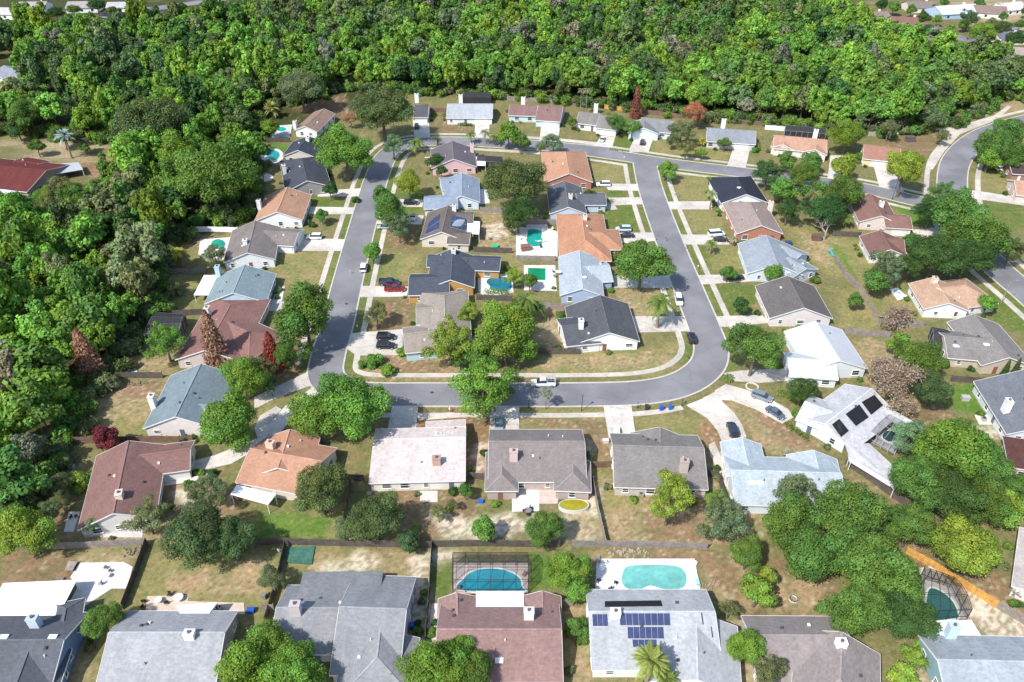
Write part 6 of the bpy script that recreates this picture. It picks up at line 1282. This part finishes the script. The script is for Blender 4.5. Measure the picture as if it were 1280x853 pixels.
for x, y, l in ((402, 413, 'ochre'), (444, 365, 'walled'), (442, 283, ''), (770, 0, '')): pass
for px, py, lab, hc in ((438, 343, 'small mailbox on the verge across from the ochre walled house', (.5, .5, .5)), (447, 412, 'white mailbox by the tan hipped house drive', (.7, .7, .7)), (832, 302, 'dark mailbox at the kerb of the orange inner block house', (.1, .1, .1)), (858, 360, 'white mailbox at the kerb of the light blue grey house', (.7, .7, .7)), (843, 245, 'mailbox near the black roofed house drive', (.6, .6, .6)), (857, 312, 'mailbox near the brick gabled house drive', (.3, .3, .3)), (872, 337, 'white mailbox on the verge strip right of the street', (.75, .75, .75)), (780, 200, 'white mailbox on the upper street bend', (.75, .75, .75)), (778, 193, 'dark mailbox below the blue garage', (.1, .1, .1)), (562, 516, 'white mailbox at the cream roofed house', (.75, .75, .75)), (908, 211, 'pale mailbox by the plain grey house', (.6, .6, .6)), (395, 440, 'mailbox by the left corner street tree', (.6, .3, .2))):
    post_sign(px, py, 1.05, lab, 'mailbox', (.24, .5, .24), hc)
# leaning tall street lamp at the right
p = G(1251, 380); root = empty('street_lamp', (*p, 0), 0, 'tall grey street lamp beside the right hand street', 'street lamp'); mb = MB(); mb.cyl((0, 0, 0), (0, 0, 7), .11, .07, 8); mb.build('pole', M('metal', (.5, .5, .5)), root); mb = MB(); mb.bar((0, 0, 6.9), (1.6, 0, 7.4), .07); mb.box((1.8, 0, 7.4), (.6, .25, .14)); mb.build('lamp_head', M('metal', (.5, .5, .5)), root)
# ---------------------------------------------------------------- garden things
def furniture(kind, px, py, label, col=(.05, .05, .05), rz=0, z=.1, s=1.0):
    p = G(px, py, z); cat = dict(table='table', chair='chair', lounger='sun lounger', ac='air conditioner', shed='shed', grill='barbecue', umbrella='parasol', box='crate', slide='slide', tramp='trampoline', ring='planter ring', stones='rubble')[kind]
    root = empty(dict(table='garden_table', chair='garden_chair', lounger='sun_lounger', ac='air_conditioner', shed='garden_shed', grill='barbecue', umbrella='parasol', box='crate', slide='garden_slide', tramp='trampoline', ring='planter_ring', stones='rubble')[kind], (*p, z), rz, label, cat); m = M('plain', col)
    if kind == 'table':
        mb = MB(); mb.cyl((0, 0, .7), (0, 0, .75), .6 * s, .6 * s, 14); mb.build('table_top', m, root)
        for a in range(3): mb = MB(); mb.bar((0, 0, .7), (.45 * math.cos(a * 2.1), .45 * math.sin(a * 2.1), 0), .06); mb.build('leg', m, root)
    elif kind == 'chair':
        mb = MB(); mb.box((0, 0, .43), (.55, .55, .08)); mb.build('seat', m, root); mb = MB(); mb.box((-.27, 0, .75), (.07, .55, .6)); mb.build('backrest', m, root)
        for x in (-.22, .22):
            for y in (-.22, .22): mb = MB(); mb.box((x, y, .2), (.06, .06, .4)); mb.build('leg', m, root)
    elif kind == 'lounger':
        mb = MB(); mb.box((.3, 0, .35), (1.3, .65, .1)); mb.build('seat', m, root); mb = MB(); mb.bar((-.35, 0, .36), (-.9, 0, .75), .62, .09); mb.build('backrest', m, root)
        for x in (-.25, .85):
            for y in (-.26, .26): mb = MB(); mb.box((x, y, .15), (.06, .06, .3)); mb.build('leg', m, root)
    elif kind == 'ac':
        mb = MB(); mb.box((0, 0, .45), (.95, .95, .85)); mb.build('casing', M('metal', (.5, .5, .47)), root); mb = MB(); mb.cyl((0, 0, .88), (0, 0, .93), .38, .38, 14); mb.build('fan_grille', m, root)
    elif kind == 'umbrella':
        mb = MB(); n = 8
        for i in range(n):
            a, b = i * 6.283 / n, (i + 1) * 6.283 / n; mb.face([(0, 0, 2.5), (1.5 * math.cos(a), 1.5 * math.sin(a), 2.0), (1.5 * math.cos(b), 1.5 * math.sin(b), 2.0)]); mb.face([(0, 0, 2.42), (1.5 * math.cos(b), 1.5 * math.sin(b), 1.93), (1.5 * math.cos(a), 1.5 * math.sin(a), 1.93)])
        mb.build('canopy', m, root); mb = MB(); mb.cyl((0, 0, 0), (0, 0, 2.45), .03, .03, 6); mb.build('pole', PVF, root)
    elif kind == 'slide':
        mb = MB(); mb.bar((0, -1.6, .3), (0, .5, 1.5), .6, .12); mb.build('chute', m, root); mb = MB(); [mb.bar((x, .5, 0), (x, .5, 1.6), .08) for x in (-.3, .3)]; mb.build('ladder', m, root)
    elif kind == 'tramp':
        mb = MB(); mb.cyl((0, 0, .7), (0, 0, .8), 1.3 * s, 1.3 * s, 20); mb.build('mat', m, root)
        for a in range(5): mb = MB(); mb.bar((1.2 * s * math.cos(a * 1.257), 1.2 * s * math.sin(a * 1.257), 0), (1.2 * s * math.cos(a * 1.257), 1.2 * s * math.sin(a * 1.257), .7), .06); mb.build('leg', PVF, root)
    elif kind == 'ring':
        mb = MB(); n = 20
        for i in range(n): a = i * 6.283 / n; mb.box((1.35 * s * math.cos(a), 1.35 * s * math.sin(a), .12), (.3, .4, .26), a)
        mb.build('stone_ring', M('concrete', (.6, .55, .48)), root)
    elif kind == 'box':
        mb = MB(); mb.box((0, 0, .35 * s), (1.2 * s, .8 * s, .7 * s)); mb.build('body', m, root); mb = MB(); mb.box((0, 0, .73 * s), (1.3 * s, .9 * s, .07)); mb.build('lid', m, root)
    elif kind == 'stones':
        mb = MB(); r = random.Random(int(px))
        for i in range(26): mb.box((r.gauss(0, 1.2 * s), r.gauss(0, .7 * s), .12), (r.uniform(.15, .6), r.uniform(.15, .5), r.uniform(.15, .4)), r.uniform(0, 3), taper=.7)
        tag(root, kind='stuff'); mb.build('stones', m, root)
    return root
fu = furniture
K = (.03, .03, .035); Wt = (.75, .75, .74)
fu('ring', 940, 484, 'round stone ring planter under the street tree by the bend'); fu('ring', 992, 749, 'small white ring planter on the brown yard at the bottom right', s=.55)
fu('slide', 1037, 318, 'teal garden slide in the yard behind the blue grey stepped house', (.05, .35, .4), .3, 0); fu('tramp', 619, 310, 'bright green round trampoline in the inner block yard', (.02, .45, .2), s=.8, z=0); fu('umbrella', 587, 398, 'purple parasol on the patio of the tan hipped house', (.3, .26, .45), z=0)
for i, (x, y, rz, l) in enumerate(((530, 712, .2, 'above'),)): pass
for x, y, l in ((509, 756, 'upper of two pale air conditioners by the forked ridge house'), (509, 772, 'lower of two pale air conditioners by the forked ridge house'), (801, 620, 'round topped air conditioner behind the taupe roofed house'), (1229, 526, 'air conditioner on a pad beside the long slate grey house'), (984, 340, 'air conditioner at the side of the blue grey stepped house'), (625, 608, ''), (274, 763, 'air conditioner behind the pale grey gabled house')):
    if l: fu('ac', x, y, l)
for x, y, l in ((180, 753, 'dark patio chair at the left end of the rear patio in the bottom row'), (178, 760, 'dark chair beneath the leftmost chair of that rear patio'), (212, 745, 'black bench like chair on the upper edge of the rear patio'), (208, 755, 'black low chair below the black bench on the rear patio'), (132, 711, 'grey chair on the white patio beside the flat roof'), (138, 715, 'second grey chair on the white patio beside the flat roof'), (126, 731, 'low grey chair near the middle of the white patio'), (655, 640, 'black chair on the left of the brown house patio set'), (664, 637, 'black chair on the right of the brown house patio set'), (660, 645, 'black chair nearest the camera at the brown house patio set'), (770, 730, 'black chair beside the oval pool'), (762, 738, 'dark chair at the lower left of the oval pool deck'), (748, 727, 'dark chair by the left edge of the oval pool deck'), (676, 310, 'dark chair on the kidney pool deck of the inner block'), (692, 341, 'dark chair on the green pool deck'), (38, 582, ''), (89, 648, 'left of two black chairs on the narrow patio of the mauve house'), (96, 647, 'right of two black chairs on the narrow patio of the mauve house')):
    if l: fu('chair', x, y, l, K if 'grey' not in l else (.3, .3, .3), random.uniform(0, 6.2))
for x, y, l, s in ((660, 641, 'round table in the brown house patio set', 1.2), (224, 750, 'pale round table on the rear patio of the bottom row', 1.4), (199, 753, 'small pale table left on the rear patio of the bottom row', 1), (752, 714, 'small white table by the oval pool deck corner', .8), (693, 347, 'small round table on the green pool deck', .8), (135, 722, 'little grey table on the white patio', .8)): fu('table', x, y, l, Wt if 'pale' in l or 'white' in l else (.2, .2, .2), s=s)
for x, y, l, c_, rz in ((673, 303, 'left white lounger on the kidney pool deck', Wt, .5), (679, 303, 'right white lounger on the kidney pool deck', Wt, .5), (872, 730, 'pale green lounger at the right end of the oval pool', (.35, .6, .55), 1.6), (748, 702, 'dark lounger at the top left of the oval pool deck', (.2, .22, .25), 1.6), (766, 700, '', Wt, 0), (1130, 372, 'white lounger on the patio of the tan orange house', Wt, .6), (1122, 366, 'pale blue lounger on the patio of the tan orange house', (.4, .6, .7), 2.0)):
    if l: fu('lounger', x, y, l, c_, rz)
for x, y, l, c_, s in ((657, 313, 'brown low cabinet on the kidney pool deck', (.22, .12, .08), 2.2), (90, 585, 'grey crate on the lawn of the mauve brown house', (.35, .34, .33), 1), (72, 563, 'dark crate by the fence corner at the left', K, 1), (150, 485, 'dark crate by the dry yard fence', (.15, .14, .13), 1.2), (1190, 170, '', K, 1), (314, 765, 'blue crate at the end of the rear patio', (.02, .08, .4), 1), (601, 628, 'blue bucket box beside the wide brown house', (.02, .12, .5), .8), (757, 553, 'pale box on the lawn by the taupe roofed house', (.6, .6, .58), 1), (1115, 172, 'white parked skip box behind the brown cream walled house', (.6, .6, .6), 2.6), (1137, 177, 'dark box trailer behind the brown cream walled house', (.12, .1, .1), 2.6), (1020, 300, 'brown box shed in the yard beside the dead tree', (.15, .09, .07), 2.2), (620, 264, 'white box under the big oak in the inner block', Wt, 1.2), (985, 306, 'blue box at the rear of the brick gabled house', (.05, .08, .15), 1.5)):
    if l: fu('box', x, y, l, c_, random.uniform(-.3, .3), 0, s)
for x, y, l, c_ in ((175, 480, 'heap of dark debris by the dry yard fence', (.2, .17, .15)), (95, 575, 'dark heap of scrap at the fence left of the purple tree', (.1, .1, .1)), (1010, 300, '', K), (775, 690, 'pile of cut branches behind the oval pool left end', (.38, .32, .26)), (800, 690, 'pile of cut branches behind the oval pool right end', (.36, .31, .25)), (905, 790, 'heap of brown brush beside the solar panelled house', (.3, .2, .14)), (890, 733, 'heap of leaves right of the oval pool', (.33, .24, .17)), (1145, 690, '', K), (165, 690, 'heap of old boards at the end of the rear fence', (.22, .18, .14))):
    if l: fu('stones', x, y, l, c_, 0, 0)
# wooden steps and deck left of the white patio
c = G(86, 712); root = empty('wooden_deck', (*c, 0), 0, 'grey wooden deck with steps beside the white patio', 'deck'); mb = MB(); P = [q - c for q in poly([(87, 704), (98, 705), (92, 716), (82, 716)])]; mb.slab(P, .5, .62); mb.build('deck_boards', M('wood', (.3, .25, .22)), root)
for k in range(3): mb = MB(); mb.box((-.5, -2.2 - k * .35, .4 - k * .16), (1.4, .32, .1)); mb.build('step', M('wood', (.25, .2, .18)), root)
# patios
for nm, P, col in (('white concrete patio beside the flat white roof', [(100, 704), (155, 703), (166, 709), (159, 736), (140, 736), (108, 757), (85, 757), (97, 735), (88, 722)], (.62, .6, .57)), ('peach rear patio of the pale grey gabled house', [(184, 746), (236, 744), (235, 752), (305, 754), (306, 768), (182, 768)], (.55, .45, .36)), ('pale patio behind the wide brown roofed house', [(640, 612), (674, 612), (674, 639), (640, 640)], (.6, .57, .52)), ('small square patio behind the cream roofed house', [(525, 614), (547, 614), (547, 628), (525, 628)], (.58, .53, .48)), ('tan patio of the wide brown house', [(674, 612), (699, 612), (697, 630), (674, 630)], (.5, .42, .37)),
                   ('long pale strip left of the brown and pink house', [(540, 755), (547, 755), (546, 800), (534, 800)], (.62, .56, .5)), ('concrete strip beside the light blue walled house', [(345, 361), (356, 358), (352, 380), (338, 390)], (.6, .56, .5)), ('patio of the tan orange roofed house', [(1112, 362), (1122, 360), (1134, 372), (1122, 376)], (.7, .7, .68)), ('pale side slab at the mauve house', [(86, 640), (100, 640), (92, 665), (80, 665)], (.6, .58, .55)), ('front walk of the mauve house', [(204, 602), (245, 596), (258, 590), (262, 594), (242, 602), (204, 608)], (.62, .58, .52)), ('pad beside the long slate grey house', [(1218, 519), (1235, 519), (1241, 531), (1224, 531)], (.68, .62, .5)),
                   ('grey yard slab behind the mauve house fence', [(128, 655), (180, 660), (178, 672), (125, 672)], (.5, .49, .48)), ('patio of the blue grey stepped house', [(994, 328), (1010, 328), (1014, 336), (998, 336)], (.75, .74, .72)), ('bright patio beside the mottled slate blue house', [(597, 237), (610, 237), (612, 254), (599, 256)], (.72, .7, .68)), ('pale slab in the yard left of the slate blue house', [(146, 461), (170, 459), (172, 467), (146, 467)], (.5, .48, .46))):
    mb = MB(); mb.slab(poly(P), 0, .085 if 'tan' not in nm else .08); struct('patio', mb, M('concrete', col), nm)

for x, y, l in ((462, 620, 'round metal fire bowl table in the brown yard behind the cream house'), (1100, 398, 'small round table near the pale slanting fence'), (412, 330, ''), (612, 300, 'small round table on the bare yard of the inner block')):
    if l: fu('table', x, y, l, (.25, .22, .2), s=.9, z=0)
for x, y, l, c_ in ((650, 300, 'left edge white chair on the kidney pool deck', Wt), (690, 288, 'white chair at the top of the kidney pool deck', Wt), (641, 358, 'white chair beside the teal pool', Wt), (603, 345, 'dark chair under the edge of the ochre house porch', K), (758, 704, 'pale chair at the top left of the oval pool deck', Wt), (870, 705, 'white chair at the top right of the oval pool deck', Wt), (350, 690, 'grey chair on the lawn below the rear fence', (.4, .4, .4)), (575, 735, 'brown chair inside the pool enclosure left side', (.25, .15, .1)), (655, 720, 'brown chair inside the pool enclosure right side', (.25, .15, .1))): fu('chair', x, y, l, c_, random.uniform(0, 6))
for x, y, l, c_, s_ in ((1206, 500, 'grey storage box on the green lawn strip at the right', (.4, .4, .38), 1.4), (700, 392, 'brown storage box behind the light blue grey house', (.25, .16, .1), 1.6), (108, 600, 'pale storage box on the mauve house lawn', (.5, .48, .45), 1.0), (960, 745, 'small white box on the brown yard at the bottom right', (.7, .7, .68), .8), (1215, 715, 'grey box near the yellow fence', (.4, .38, .36), 1.3), (1000, 300, '', K, 1)):
    if l: fu('box', x, y, l, c_, random.uniform(-.4, .4), 0, s_)
MH = M('metal', (.12, .12, .12))
for x, y in ((782, 294), (540, 491), (433, 380), (862, 448), (820, 300), (700, 188), (1218, 190)):
    p = G(x, y); mb = MB(); mb.cyl((*p, .02), (*p, .056), .42, .42, 16); struct('manhole_cover', mb, MH, 'dark round manhole cover in the street')
